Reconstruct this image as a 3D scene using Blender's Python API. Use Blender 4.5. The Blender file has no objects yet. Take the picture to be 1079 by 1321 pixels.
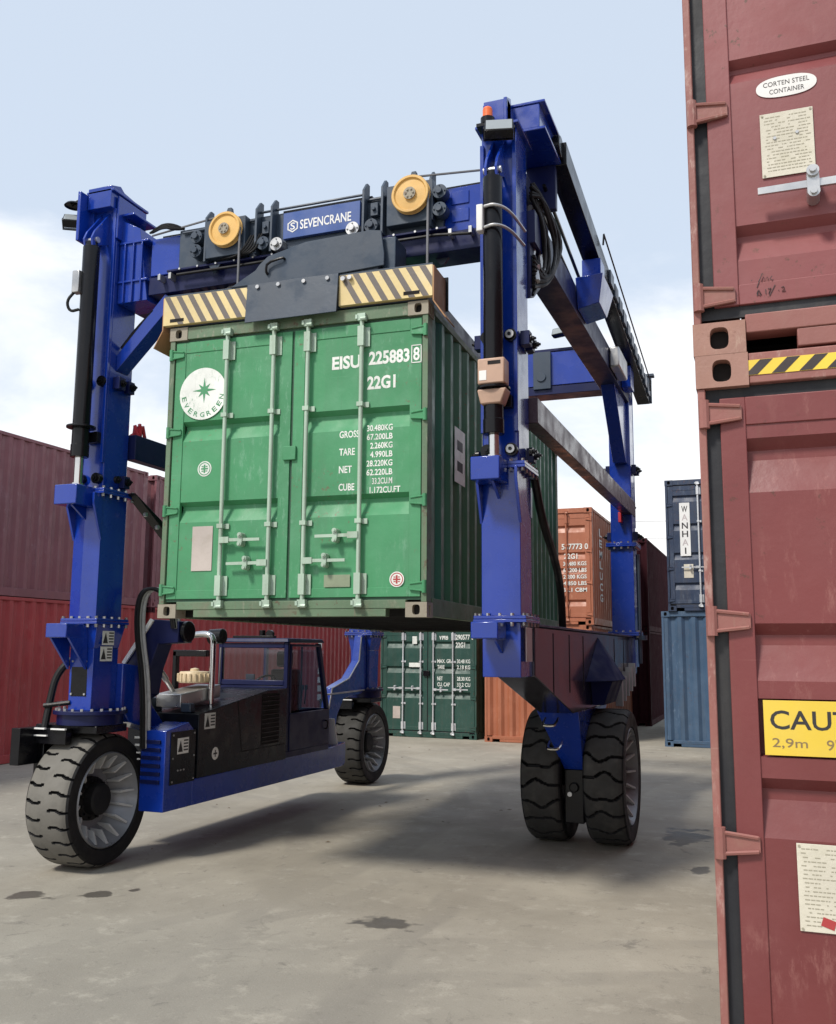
import bpy, bmesh, math, random
from mathutils import Vector, Matrix
rnd = random.Random(7)
S = bpy.context.scene
COL = S.collection
R = math.radians
PI = math.pi

# ------------------------------------------------------------------ camera
TH, PITCH, ROLL, FPX = 0.36123, 0.14498, 0.00736, 1226.6
CAM = Vector((3.7583, -6.9750, 2.0))
cd = bpy.data.cameras.new('camera'); cam = bpy.data.objects.new('camera', cd); COL.objects.link(cam)
cd.sensor_fit = 'HORIZONTAL'; cd.sensor_width = 36.0
cd.lens = FPX / 1079 * 36.0
cd.shift_x = (539.5 - 534.3) / 1079
cd.clip_start = 0.1; cd.clip_end = 3000
hor = Vector((-math.sin(TH), math.cos(TH), 0)); rgt = Vector((math.cos(TH), math.sin(TH), 0))
fwd = hor * math.cos(PITCH) + Vector((0, 0, math.sin(PITCH)))
upv = -hor * math.sin(PITCH) + Vector((0, 0, math.cos(PITCH)))
ar = rgt * math.cos(ROLL) + upv * math.sin(ROLL)
au = upv * math.cos(ROLL) - rgt * math.sin(ROLL)
m = Matrix((ar, au, -fwd)).transposed().to_4x4(); m.translation = CAM
cam.matrix_world = m
S.camera = cam

# ------------------------------------------------------------------ light
SUN_DIR = Vector((0.36, 0.78, -1.0)).normalized()       # travel direction
sl = bpy.data.lights.new('sun', 'SUN'); sl.energy = 3.0; sl.angle = R(10.0); sl.color = (1.0, 0.94, 0.85)
so = bpy.data.objects.new('sun', sl); COL.objects.link(so)
so.rotation_euler = SUN_DIR.to_track_quat('-Z', 'Y').to_euler(); so.location = (-5, -12, 20)
W_ = bpy.data.worlds.new('World'); S.world = W_; W_.use_nodes = True
nt = W_.node_tree; nt.nodes.clear()
def wn(t, **k):
    n = nt.nodes.new(t)
    for a, b in k.items(): setattr(n, a, b)
    return n
def wmath(op, a, b=None, c=None, clamp=False):
    n = wn('ShaderNodeMath', operation=op, use_clamp=clamp)
    for i, v in enumerate((a, b, c)):
        if v is None: continue
        if isinstance(v, (int, float)): n.inputs[i].default_value = v
        else: nt.links.new(v, n.inputs[i])
    return n.outputs[0]
sky = wn('ShaderNodeTexSky', sky_type='NISHITA', sun_disc=False)
sky.sun_elevation = math.asin(-SUN_DIR.z); sky.sun_rotation = math.atan2(-SUN_DIR.x, -SUN_DIR.y)
sky.air_density = 1.0; sky.dust_density = 1.5
tc = wn('ShaderNodeTexCoord'); sp = wn('ShaderNodeSeparateXYZ'); nt.links.new(tc.outputs['Generated'], sp.inputs[0])
nz = wn('ShaderNodeTexNoise', noise_dimensions='3D'); nz.inputs['Scale'].default_value = 3.2
nz.inputs['Detail'].default_value = 7; nz.inputs['Roughness'].default_value = 0.58; nz.inputs['Distortion'].default_value = 0.3
mp = wn('ShaderNodeMapping'); mp.inputs['Scale'].default_value = (1, 1, 2.2); mp.inputs['Location'].default_value = (0.3, 1.7, 0.2)
nt.links.new(tc.outputs['Generated'], mp.inputs[0]); nt.links.new(mp.outputs[0], nz.inputs['Vector'])
el = wmath('MULTIPLY', sp.outputs[2], -3.4)                 # fewer clouds higher up
cm = wmath('ADD', wmath('MULTIPLY', nz.outputs[0], 2.4), el)
cm = wmath('ADD', cm, 0.20)
mr = wn('ShaderNodeMapRange', interpolation_type='SMOOTHSTEP'); nt.links.new(cm, mr.inputs[0])
mr.inputs[1].default_value = 0.0; mr.inputs[2].default_value = 1.0; mr.inputs[3].default_value = 0.0; mr.inputs[4].default_value = 1.0
haze_mix = wn('ShaderNodeMix', data_type='RGBA'); haze_mix.inputs[0].default_value = 0.70
nt.links.new(sky.outputs[0], haze_mix.inputs[6]); haze_mix.inputs[7].default_value = (8.9, 10.1, 11.7, 1)
cmx = wn('ShaderNodeMix', data_type='RGBA'); nt.links.new(mr.outputs[0], cmx.inputs[0])
nt.links.new(haze_mix.outputs[2], cmx.inputs[6]); cmx.inputs[7].default_value = (12.4, 12.4, 12.4, 1)
bg = wn('ShaderNodeBackground'); bg.inputs[1].default_value = 0.091
nt.links.new(cmx.outputs[2], bg.inputs[0])
wo = wn('ShaderNodeOutputWorld'); nt.links.new(bg.outputs[0], wo.inputs[0])
S.view_settings.view_transform = 'Standard'; S.view_settings.look = 'None'
S.view_settings.exposure = 0.12; S.view_settings.gamma = 1.0; S.view_settings.use_curve_mapping = False

# ------------------------------------------------------------------ materials
def mat(name, col, rough=0.5, metal=0.0, coat=0.0, dirt=0.25, dirtcol=(0.10, 0.085, 0.07), rust=0.0, rustcol=(0.13, 0.05, 0.025),
        streak=True, bump=0.08, scale=1.0, fade=0.0, fadecol=(0.5, 0.45, 0.42), spec=0.5, rvar=0.12, wave=0.0, scuff=0.0, scuffcol=(0.4, 0.36, 0.32), chip=0.0):
    M = bpy.data.materials.new(name); M.use_nodes = True
    t = M.node_tree; N = t.nodes; Lk = t.links; b = N['Principled BSDF']
    b.inputs['Metallic'].default_value = metal; b.inputs['Coat Weight'].default_value = coat; b.inputs['Coat Roughness'].default_value = 0.08
    b.inputs['Specular IOR Level'].default_value = spec
    co = N.new('ShaderNodeTexCoord'); oi = N.new('ShaderNodeObjectInfo')
    ad = N.new('ShaderNodeVectorMath'); ad.operation = 'ADD'; Lk.new(co.outputs['Object'], ad.inputs[0])
    mu = N.new('ShaderNodeVectorMath'); mu.operation = 'SCALE'; mu.inputs[0].default_value = (13, 7, 5); Lk.new(oi.outputs['Random'], mu.inputs['Scale']); Lk.new(mu.outputs[0], ad.inputs[1])
    def noise(sc, det=5, ro=0.55, mapping=None):
        n = N.new('ShaderNodeTexNoise'); n.inputs['Scale'].default_value = sc; n.inputs['Detail'].default_value = det; n.inputs['Roughness'].default_value = ro
        if mapping:
            mm = N.new('ShaderNodeMapping'); mm.inputs['Scale'].default_value = mapping; Lk.new(ad.outputs[0], mm.inputs[0]); Lk.new(mm.outputs[0], n.inputs['Vector'])
        else: Lk.new(ad.outputs[0], n.inputs['Vector'])
        return n.outputs[0]
    def ramp(v, a, c, lo=0.0, hi=1.0):
        r = N.new('ShaderNodeMapRange'); r.interpolation_type = 'SMOOTHSTEP'; Lk.new(v, r.inputs[0])
        r.inputs[1].default_value = a; r.inputs[2].default_value = c; r.inputs[3].default_value = lo; r.inputs[4].default_value = hi
        return r.outputs[0]
    def mix(f, a, c):
        x = N.new('ShaderNodeMix'); x.data_type = 'RGBA'
        Lk.new(f, x.inputs[0])
        for i, v in ((6, a), (7, c)):
            if isinstance(v, tuple): x.inputs[i].default_value = (*v, 1)
            else: Lk.new(v, x.inputs[i])
        return x.outputs[2]
    c = tuple(col)
    v1 = noise(0.9 * scale, 6)
    cur = mix(ramp(v1, 0.3, 0.7), tuple(x * 0.88 for x in c), tuple(min(1, x * 1.10) for x in c))
    if fade > 0: cur = mix(ramp(noise(1.7 * scale, 7, 0.65), 0.45, 0.8, 0, fade), cur, fadecol)
    if dirt > 0:
        dn = noise(3.0 * scale, 6, 0.62, (2.5, 2.5, 0.22)) if streak else noise(3.5 * scale, 7, 0.62)
        cur = mix(ramp(dn, 0.48, 0.74, 0, dirt), cur, dirtcol)
    if rust > 0:
        cur = mix(ramp(noise(9 * scale, 8, 0.7), 0.70 - 0.16 * rust, 0.74 - 0.08 * rust, 0, 0.85), cur, rustcol)
    if scuff > 0:
        sm = N.new('ShaderNodeMath'); sm.operation = 'MULTIPLY'
        Lk.new(ramp(noise(1.3 * scale, 3), 0.45, 0.62), sm.inputs[0]); Lk.new(ramp(noise(11 * scale, 9, 0.75, (1.6, 1.6, 0.5)), 0.52, 0.66, 0, scuff), sm.inputs[1])
        cur = mix(sm.outputs[0], cur, scuffcol)
        cur = mix(ramp(noise(2.0 * scale, 6, 0.6, (14, 14, 0.35)), 0.60, 0.74, 0, scuff * 0.7), cur, dirtcol)
        cur = mix(ramp(noise(3.0 * scale, 3, 0.5, (0.5, 0.5, 22)), 0.70, 0.76, 0, scuff * 0.35), cur, scuffcol)
    if chip > 0:
        cm_ = N.new('ShaderNodeMath'); cm_.operation = 'MULTIPLY'
        Lk.new(ramp(noise(1.1 * scale, 4), 0.48, 0.60), cm_.inputs[0]); Lk.new(ramp(noise(22 * scale, 9, 0.72), 0.60, 0.63, 0, chip), cm_.inputs[1])
        cur = mix(cm_.outputs[0], cur, rustcol)
    Lk.new(cur, b.inputs['Base Color'])
    Lk.new(ramp(noise(5 * scale, 5), 0.3, 0.7, max(0.02, rough - rvar), min(1, rough + rvar)), b.inputs['Roughness'])
    if bump > 0:
        bp = N.new('ShaderNodeBump'); bp.inputs['Strength'].default_value = bump; bp.inputs['Distance'].default_value = 0.02
        h = noise(28 * scale, 4)
        if wave > 0:
            h2 = noise(2.3 * scale, 2); a2 = N.new('ShaderNodeMath'); a2.operation = 'MULTIPLY_ADD'; Lk.new(h2, a2.inputs[0]); a2.inputs[1].default_value = wave; Lk.new(h, a2.inputs[2]); h = a2.outputs[0]
        Lk.new(h, bp.inputs['Height']); Lk.new(bp.outputs[0], b.inputs['Normal'])
    return M
M = {}
M['blue'] = mat('crane_blue_paint', (0.0045, 0.034, 0.30), 0.24, coat=0.6, dirt=0.08, dirtcol=(0.02, 0.03, 0.10), bump=0.02, wave=2.0, spec=0.4, scuff=0.18, scuffcol=(0.06, 0.09, 0.32), chip=0.35, rustcol=(0.05, 0.04, 0.05))
M['navy'] = mat('crane_dark_blue_paint', (0.005, 0.009, 0.060), 0.40, coat=0.03, dirt=0.10, dirtcol=(0.015, 0.013, 0.02), bump=0.02, wave=1.5, spec=0.3)
M['slate'] = mat('slate_grey_paint', (0.034, 0.052, 0.080), 0.40, dirt=0.15, dirtcol=(0.05, 0.05, 0.055), bump=0.04)
M['black'] = mat('black_paint', (0.006, 0.006, 0.008), 0.24, dirt=0.06, dirtcol=(0.02, 0.019, 0.018), spec=0.28, rvar=0.05, bump=0.04, streak=False)
M['blackpanel'] = mat('gloss_black_panel', (0.006, 0.007, 0.010), 0.24, dirt=0.05, dirtcol=(0.02, 0.019, 0.018), spec=0.25, bump=0.02)
M['bar'] = mat('dark_metal_bar', (0.050, 0.028, 0.042), 0.34, metal=0.2, dirt=0.25, dirtcol=(0.08, 0.045, 0.045), spec=0.4, bump=0.08)
M['chassis'] = mat('chassis_shaded_blue', (0.075, 0.070, 0.095), 0.15, metal=0.8, dirt=0.10, dirtcol=(0.03, 0.025, 0.03), bump=0.015, wave=2.5, rvar=0.04)  # crane blue in shadow, its shade put into a dark metallic colour
M['chrome'] = mat('chrome', (0.62, 0.62, 0.62), 0.16, metal=1.0, dirt=0.1, bump=0)
M['steel'] = mat('zinc_steel', (0.50, 0.50, 0.50), 0.38, metal=0.8, dirt=0.25, streak=False, bump=0.03)
M['rim'] = mat('grey_rim', (0.23, 0.235, 0.25), 0.36, metal=0.3, dirt=0.4, streak=False)
M['rubber'] = mat('black_rubber', (0.010, 0.010, 0.011), 0.7, dirt=0.25, dirtcol=(0.05, 0.047, 0.042), spec=0.3, streak=False, bump=0.15)
M['dusty'] = mat('dusty_tread', (0.155, 0.147, 0.130), 0.9, dirt=0.55, dirtcol=(0.10, 0.095, 0.085), streak=False, bump=0.15, scale=1.6)
M['tread'] = mat('worn_tread', (0.040, 0.039, 0.036), 0.85, dirt=0.5, dirtcol=(0.09, 0.083, 0.072), streak=False, bump=0.15, scale=1.6)
M['sheave'] = mat('ochre_sheave', (0.72, 0.44, 0.13), 0.5, dirt=0.25, dirtcol=(0.3, 0.15, 0.05), streak=False)
M['yellow'] = mat('hazard_yellow', (0.72, 0.57, 0.27), 0.5, dirt=0.25, dirtcol=(0.45, 0.36, 0.22), streak=False, fade=0.8, fadecol=(0.74, 0.66, 0.46), scuff=0.4, scuffcol=(0.45, 0.38, 0.28))
M['stripe'] = mat('hazard_dark', (0.14, 0.122, 0.112), 0.55, dirt=0.4, dirtcol=(0.16, 0.13, 0.1), streak=False)
M['brightyellow'] = mat('sticker_yellow', (0.78, 0.55, 0.055), 0.45, dirt=0.12, dirtcol=(0.5, 0.4, 0.2), streak=False, bump=0)
M['tan'] = mat('worn_orange_flap', (0.42, 0.23, 0.11), 0.6, dirt=0.4, dirtcol=(0.2, 0.13, 0.09), rust=0.4, streak=False)
M['clamp'] = mat('tan_clamp', (0.50, 0.33, 0.24), 0.5, dirt=0.3, streak=False)
M['orange'] = mat('beacon_orange', (0.75, 0.14, 0.03), 0.3, dirt=0.1)
M['lamp'] = mat('lamp_lens', (0.30, 0.33, 0.34), 0.15, coat=0.5, dirt=0.1, bump=0)
M['cream'] = mat('cream_plastic', (0.72, 0.58, 0.38), 0.45, dirt=0.25, dirtcol=(0.4, 0.28, 0.15))
M['white'] = mat('white_paint', (0.78, 0.78, 0.76), 0.5, dirt=0.12, bump=0.02)
M['ink'] = mat('dark_ink', (0.03, 0.028, 0.03), 0.6, dirt=0, bump=0)
M['brownink'] = mat('brown_ink', (0.22, 0.15, 0.07), 0.6, dirt=0, bump=0)
M['lettering'] = mat('white_lettering', (0.78, 0.80, 0.76), 0.55, dirt=0.3, dirtcol=(0.35, 0.42, 0.36), streak=False, bump=0.03, scale=3, scuff=0.9, scuffcol=(0.30, 0.42, 0.33))
M['paper'] = mat('weathered_plate', (0.62, 0.58, 0.48), 0.55, dirt=0.35, dirtcol=(0.36, 0.34, 0.22), streak=False, scale=2.5)
M['pinkplate'] = mat('bare_data_plate', (0.50, 0.44, 0.40), 0.5, dirt=0.3, dirtcol=(0.3, 0.26, 0.2), streak=False, scale=2)
M['ovalwhite'] = mat('oval_sticker_white', (0.76, 0.74, 0.72), 0.5, dirt=0.15, streak=False, bump=0)
M['redmark'] = mat('red_mark', (0.42, 0.05, 0.05), 0.5, dirt=0.1)
M['redcap'] = mat('red_cap', (0.55, 0.04, 0.06), 0.5, dirt=0.1)
M['green'] = mat('green_container_paint', (0.058, 0.265, 0.118), 0.62, dirt=0.35, dirtcol=(0.08, 0.20, 0.11), rust=0.15, rustcol=(0.14, 0.10, 0.06), fade=0.28, fadecol=(0.17, 0.40, 0.25), scuff=0.55, scuffcol=(0.20, 0.40, 0.27), chip=0.8, wave=5)
M['greenframe'] = mat('green_weathered_frame', (0.115, 0.185, 0.110), 0.6, dirt=0.6, dirtcol=(0.17, 0.14, 0.10), rust=0.75, rustcol=(0.11, 0.065, 0.04), scale=1.4, streak=False, scuff=0.8, scuffcol=(0.27, 0.27, 0.20), chip=0.9)
M['greenside'] = mat('green_side_with_shade', (0.042, 0.165, 0.088), 0.45, dirt=0.3, rust=0.1, scuff=0.5, scuffcol=(0.10, 0.22, 0.14), chip=0.8, wave=4)  # darker copy of the container green, shade put into the sides' colour
M['greenbar'] = mat('pale_green_galvanised', (0.40, 0.52, 0.42), 0.5, metal=0.1, dirt=0.5, dirtcol=(0.22, 0.25, 0.18), rust=0.35, scale=1.6)
M['casting'] = mat('worn_casting', (0.30, 0.27, 0.21), 0.65, dirt=0.5, dirtcol=(0.16, 0.11, 0.08), rust=0.6, streak=False, scale=2)
M['red'] = mat('dusty_red_container_paint', (0.220, 0.060, 0.062), 0.52, dirt=0.22, dirtcol=(0.20, 0.07, 0.06), fade=0.28, fadecol=(0.30, 0.125, 0.125), bump=0.06, scuff=0.5, scuffcol=(0.38, 0.19, 0.17), chip=0.9, wave=7, rustcol=(0.10, 0.045, 0.03))
M['redlow'] = mat('deep_red_container_paint', (0.172, 0.038, 0.038), 0.50, dirt=0.22, dirtcol=(0.18, 0.055, 0.045), fade=0.25, fadecol=(0.25, 0.095, 0.09), bump=0.06, scuff=0.5, scuffcol=(0.34, 0.15, 0.13), chip=0.9, wave=7, rustcol=(0.09, 0.035, 0.025))
M['redframe'] = mat('worn_red_frame', (0.27, 0.105, 0.09), 0.55, dirt=0.45, dirtcol=(0.30, 0.19, 0.14), rust=0.45, rustcol=(0.24, 0.12, 0.08), streak=False, scale=1.5, scuff=0.7, scuffcol=(0.45, 0.30, 0.26), chip=0.9)
M['redcasting'] = mat('tan_red_casting', (0.34, 0.18, 0.14), 0.6, dirt=0.45, dirtcol=(0.30, 0.15, 0.10), rust=0.5, rustcol=(0.2, 0.09, 0.06), streak=False, scale=2, scuff=0.6, scuffcol=(0.50, 0.36, 0.28), chip=0.9)
M['gasket'] = mat('rubber_gasket', (0.014, 0.015, 0.020), 0.6, dirt=0.35, dirtcol=(0.08, 0.075, 0.065), bump=0.1)
M['greengasket'] = mat('green_gasket', (0.035, 0.10, 0.06), 0.6, dirt=0.4, dirtcol=(0.05, 0.06, 0.04))
M['purple'] = mat('purple_container_paint', (0.190, 0.066, 0.080), 0.5, dirt=0.35, dirtcol=(0.11, 0.06, 0.08), fade=0.3, fadecol=(0.25, 0.12, 0.155), scuff=0.5, scuffcol=(0.30, 0.20, 0.24), chip=0.7, wave=4)
M['crimson'] = mat('crimson_container_paint', (0.33, 0.040, 0.044), 0.5, dirt=0.35, dirtcol=(0.14, 0.03, 0.035), fade=0.25, fadecol=(0.32, 0.10, 0.10), scuff=0.5, scuffcol=(0.36, 0.16, 0.15), chip=0.7, wave=4)
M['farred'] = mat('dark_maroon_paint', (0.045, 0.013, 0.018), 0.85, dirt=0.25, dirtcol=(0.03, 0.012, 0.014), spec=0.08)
M['farorange'] = mat('orange_container_paint', (0.38, 0.130, 0.068), 0.5, dirt=0.3, dirtcol=(0.30, 0.10, 0.05), fade=0.25, fadecol=(0.6, 0.28, 0.18), scuff=0.5, scuffcol=(0.55, 0.30, 0.2), chip=0.7, wave=4)
M['fargreen'] = mat('bottle_green_paint', (0.020, 0.070, 0.056), 0.45, dirt=0.25, fade=0.2, fadecol=(0.06, 0.12, 0.10), scuff=0.5, scuffcol=(0.08, 0.14, 0.12), chip=0.7, wave=4)
M['navycont'] = mat('navy_container_paint', (0.024, 0.040, 0.080), 0.5, dirt=0.3, fade=0.2, fadecol=(0.09, 0.13, 0.19), scuff=0.5, scuffcol=(0.12, 0.15, 0.2), chip=0.7, wave=4)
M['steelblue'] = mat('steel_blue_container_paint', (0.055, 0.105, 0.180), 0.5, dirt=0.4, dirtcol=(0.06, 0.08, 0.11), fade=0.3, fadecol=(0.13, 0.20, 0.30), scuff=0.5, scuffcol=(0.2, 0.27, 0.36), chip=0.7, wave=4)
M['galv'] = mat('galvanised_bar', (0.58, 0.60, 0.62), 0.45, metal=0.2, dirt=0.3)
M['under'] = mat('underframe_dark', (0.012, 0.012, 0.012), 0.8, dirt=0.2, dirtcol=(0.03, 0.026, 0.022))
M['hole'] = mat('dark_hollow', (0.012, 0.010, 0.010), 0.9, dirt=0, bump=0)
M['hose'] = mat('black_hose', (0.006, 0.006, 0.007), 0.55, dirt=0.1, dirtcol=(0.02, 0.02, 0.02), streak=False, bump=0.03, spec=0.35)
M['braid'] = mat('grey_hose_sleeve', (0.40, 0.40, 0.40), 0.5, dirt=0.5, dirtcol=(0.12, 0.12, 0.12), streak=False, scale=4)
M['rope'] = mat('steel_rope', (0.20, 0.20, 0.21), 0.5, metal=0.4, dirt=0.3, streak=False)
M['seat'] = mat('dark_seat_fabric', (0.020, 0.018, 0.020), 0.8, dirt=0.1)
M['leaf'] = mat('dry_leaf', (0.14, 0.09, 0.045), 0.8, dirt=0.2, streak=False)
def glass():
    g = bpy.data.materials.new('cab_glass'); g.use_nodes = True; t = g.node_tree; t.nodes.clear()
    tr = t.nodes.new('ShaderNodeBsdfTransparent'); tr.inputs[0].default_value = (0.80, 0.82, 0.86, 1)
    gl = t.nodes.new('ShaderNodeBsdfGlossy'); gl.inputs['Roughness'].default_value = 0.03
    ge = t.nodes.new('ShaderNodeNewGeometry'); dt = t.nodes.new('ShaderNodeVectorMath'); dt.operation = 'DOT_PRODUCT'
    t.links.new(ge.outputs['Normal'], dt.inputs[0]); t.links.new(ge.outputs['Incoming'], dt.inputs[1])
    def mm(op, a, b=None):
        n = t.nodes.new('ShaderNodeMath'); n.operation = op
        for i, v in enumerate((a, b)):
            if v is None: continue
            if isinstance(v, (int, float)): n.inputs[i].default_value = v
            else: t.links.new(v, n.inputs[i])
        return n
    f5 = mm('POWER', mm('SUBTRACT', 1.0, mm('ABSOLUTE', dt.outputs['Value']).outputs[0]).outputs[0], 5.0)
    fr = mm('MULTIPLY_ADD', f5.outputs[0], 0.9); fr.inputs[2].default_value = 0.035
    mx = t.nodes.new('ShaderNodeMixShader'); o = t.nodes.new('ShaderNodeOutputMaterial')
    t.links.new(fr.outputs[0], mx.inputs[0]); t.links.new(tr.outputs[0], mx.inputs[1]); t.links.new(gl.outputs[0], mx.inputs[2]); t.links.new(mx.outputs[0], o.inputs[0])
    return g
M['navymatte'] = mat('matt_dark_blue', (0.006, 0.009, 0.055), 0.7, dirt=0.1, dirtcol=(0.015, 0.013, 0.02), spec=0.12, bump=0.02)
M['fin'] = mat('lit_rim_fin', (0.50, 0.50, 0.49), 0.5, dirt=0.3, streak=False)  # same steel as the dish, lightened to paint light on the fins
M['darkstripe'] = mat('sticker_dark_stripe', (0.035, 0.026, 0.026), 0.5, dirt=0.2, dirtcol=(0.12, 0.08, 0.07), streak=False)
M['glass'] = glass()

def ground_mat():
    g = bpy.data.materials.new('yard_concrete'); g.use_nodes = True; t = g.node_tree; N = t.nodes; Lk = t.links; b = N['Principled BSDF']
    co = N.new('ShaderNodeTexCoord'); P0 = co.outputs['Object']
    def noise(sc, det=6, ro=0.6, mp=None, dist=0):
        n = N.new('ShaderNodeTexNoise'); n.inputs['Scale'].default_value = sc; n.inputs['Detail'].default_value = det; n.inputs['Roughness'].default_value = ro; n.inputs['Distortion'].default_value = dist
        if mp:
            q = N.new('ShaderNodeMapping'); q.inputs['Scale'].default_value = mp; Lk.new(P0, q.inputs[0]); Lk.new(q.outputs[0], n.inputs['Vector'])
        else: Lk.new(P0, n.inputs['Vector'])
        return n.outputs[0]
    def ramp(v, a, c, lo=0.0, hi=1.0):
        r = N.new('ShaderNodeMapRange'); r.interpolation_type = 'SMOOTHSTEP'; Lk.new(v, r.inputs[0])
        for i, x in enumerate((a, c, lo, hi)): r.inputs[i + 1].default_value = x
        return r.outputs[0]
    def mix(f, a, c):
        x = N.new('ShaderNodeMix'); x.data_type = 'RGBA'; Lk.new(f, x.inputs[0])
        for i, v in ((6, a), (7, c)):
            if isinstance(v, tuple): x.inputs[i].default_value = (*v, 1)
            else: Lk.new(v, x.inputs[i])
        return x.outputs[2]
    def mth(op, a, c=None, clamp=False):
        n = N.new('ShaderNodeMath'); n.operation = op; n.use_clamp = clamp
        for i, v in enumerate((a, c)):
            if v is None: continue
            if isinstance(v, (int, float)): n.inputs[i].default_value = v
            else: Lk.new(v, n.inputs[i])
        return n.outputs[0]
    cur = mix(ramp(noise(0.55, 7, 0.62), 0.3, 0.72), (0.278, 0.253, 0.203), (0.410, 0.378, 0.308))
    cur = mix(ramp(noise(0.16, 4, 0.5), 0.35, 0.7, 0, 0.55), cur, (0.25, 0.24, 0.212))
    # worn lanes along the direction the machines drive
    cur = mix(ramp(noise(0.9, 6, 0.6, (1.2, 0.10, 1)), 0.50, 0.75, 0, 0.22), cur, (0.17, 0.16, 0.145))
    cur = mix(ramp(noise(3.1, 9, 0.74), 0.52, 0.68, 0, 0.55), cur, (0.46, 0.43, 0.36))
    cur = mix(ramp(noise(2.0, 9, 0.72, None, 0.8), 0.61, 0.69, 0, 0.55), cur, (0.135, 0.125, 0.108))
    cur = mix(ramp(noise(38, 3, 0.6), 0.62, 0.72, 0, 0.35), cur, (0.12, 0.11, 0.10))
    # faint curved tyre marks left by turning machines
    sxg = N.new('ShaderNodeSeparateXYZ'); wob = N.new('ShaderNodeVectorMath'); wob.operation = 'ADD'; wn_ = N.new('ShaderNodeTexNoise'); wn_.inputs['Scale'].default_value = 0.5
    Lk.new(P0, wn_.inputs['Vector']); wsc = N.new('ShaderNodeVectorMath'); wsc.operation = 'SCALE'; wsc.inputs['Scale'].default_value = 0.5; Lk.new(wn_.outputs['Color'], wsc.inputs[0])
    Lk.new(P0, wob.inputs[0]); Lk.new(wsc.outputs[0], wob.inputs[1]); Lk.new(wob.outputs[0], sxg.inputs[0])
    tm = None
    for (px, py, rr, w) in ((-9, 3, 9.4, 0.16), (-9, 3, 9.9, 0.13), (7, -12, 12.2, 0.17), (7, -12, 12.9, 0.14), (30, 2, 28.6, 0.18), (30, 2, 31.5, 0.2), (-24, -8, 25.5, 0.16), (2, 24, 19.5, 0.15)):
        d = mth('SQRT', mth('ADD', mth('POWER', mth('SUBTRACT', sxg.outputs[0], px), 2), mth('POWER', mth('SUBTRACT', sxg.outputs[1], py), 2)))
        k = ramp(mth('ABSOLUTE', mth('SUBTRACT', d, rr)), w * 0.55, w, 1, 0)
        tm = k if tm is None else mth('MAXIMUM', tm, k)
    tm = mth('MULTIPLY', tm, ramp(noise(1.1, 6, 0.65), 0.42, 0.66, 0.02, 0.28))
    cur = mix(tm, cur, (0.13, 0.122, 0.108))
    cur = mix(ramp(noise(90, 2, 0.5), 0.60, 0.70, 0, 0.30), cur, (0.42, 0.40, 0.36))
    cur = mix(ramp(noise(6.5, 10, 0.78), 0.55, 0.64, 0, 0.36), cur, (0.17, 0.158, 0.135))
    # hairline cracks
    v = N.new('ShaderNodeTexVoronoi'); v.feature = 'DISTANCE_TO_EDGE'; v.inputs['Scale'].default_value = 0.33
    wv = N.new('ShaderNodeVectorMath'); wv.operation = 'ADD'; nn = N.new('ShaderNodeTexNoise'); nn.inputs['Scale'].default_value = 1.6; nn.inputs['Detail'].default_value = 6
    Lk.new(P0, nn.inputs['Vector']); sc = N.new('ShaderNodeVectorMath'); sc.operation = 'SCALE'; sc.inputs['Scale'].default_value = 1.1
    Lk.new(nn.outputs['Color'], sc.inputs[0]); Lk.new(P0, wv.inputs[0]); Lk.new(sc.outputs[0], wv.inputs[1]); Lk.new(wv.outputs[0], v.inputs['Vector'])
    crack = mth('MULTIPLY', ramp(v.outputs['Distance'], 0.0, 0.010, 1, 0), ramp(noise(0.5, 3), 0.58, 0.70, 0, 0.30))
    cur = mix(crack, cur, (0.09, 0.085, 0.075))
    # wet oil stains where the photo shows them
    wet = None
    sx = N.new('ShaderNodeSeparateXYZ'); dn = N.new('ShaderNodeTexNoise'); dn.inputs['Scale'].default_value = 5; dn.inputs['Detail'].default_value = 6
    Lk.new(P0, dn.inputs['Vector']); Lk.new(P0, sx.inputs[0])
    for (px, py, rx, ry) in ((0.98, -0.12, 0.25, 0.17), (-2.02, -0.47, 0.21, 0.13), (-1.56, -0.24, 0.14, 0.11), (-1.35, 0.0, 0.05, 0.06), (3.0, 2.6, 0.10, 0.2), (2.75, 4.2, 0.25, 0.5)):
        d = mth('SQRT', mth('ADD', mth('POWER', mth('DIVIDE', mth('SUBTRACT', sx.outputs[0], px), rx), 2), mth('POWER', mth('DIVIDE', mth('SUBTRACT', sx.outputs[1], py), ry), 2)))
        d = mth('ADD', d, mth('MULTIPLY', mth('SUBTRACT', dn.outputs[0], 0.5), 2.6))
        k = ramp(d, 0.70, 1.02, 1, 0)
        wet = k if wet is None else mth('MAXIMUM', wet, k)
    cur = mix(mth('MULTIPLY', wet, 0.85), cur, (0.075, 0.068, 0.058))
    Lk.new(cur, b.inputs['Base Color'])
    ro = mth('SUBTRACT', ramp(noise(1.2, 5), 0.3, 0.7, 0.62, 0.9), mth('MULTIPLY', wet, 0.32)); Lk.new(ro, b.inputs['Roughness'])
    b.inputs['Specular IOR Level'].default_value = 0.35
    bp = N.new('ShaderNodeBump'); bp.inputs['Strength'].default_value = 0.25; bp.inputs['Distance'].default_value = 0.02
    h = mth('ADD', mth('MULTIPLY', noise(7, 8, 0.65), 0.6), mth('MULTIPLY', noise(60, 3), 0.4)); h = mth('SUBTRACT', h, mth('MULTIPLY', crack, 0.8))
    Lk.new(h, bp.inputs['Height']); Lk.new(bp.outputs[0], b.inputs['Normal'])
    return g
M['ground'] = ground_mat()

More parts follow.
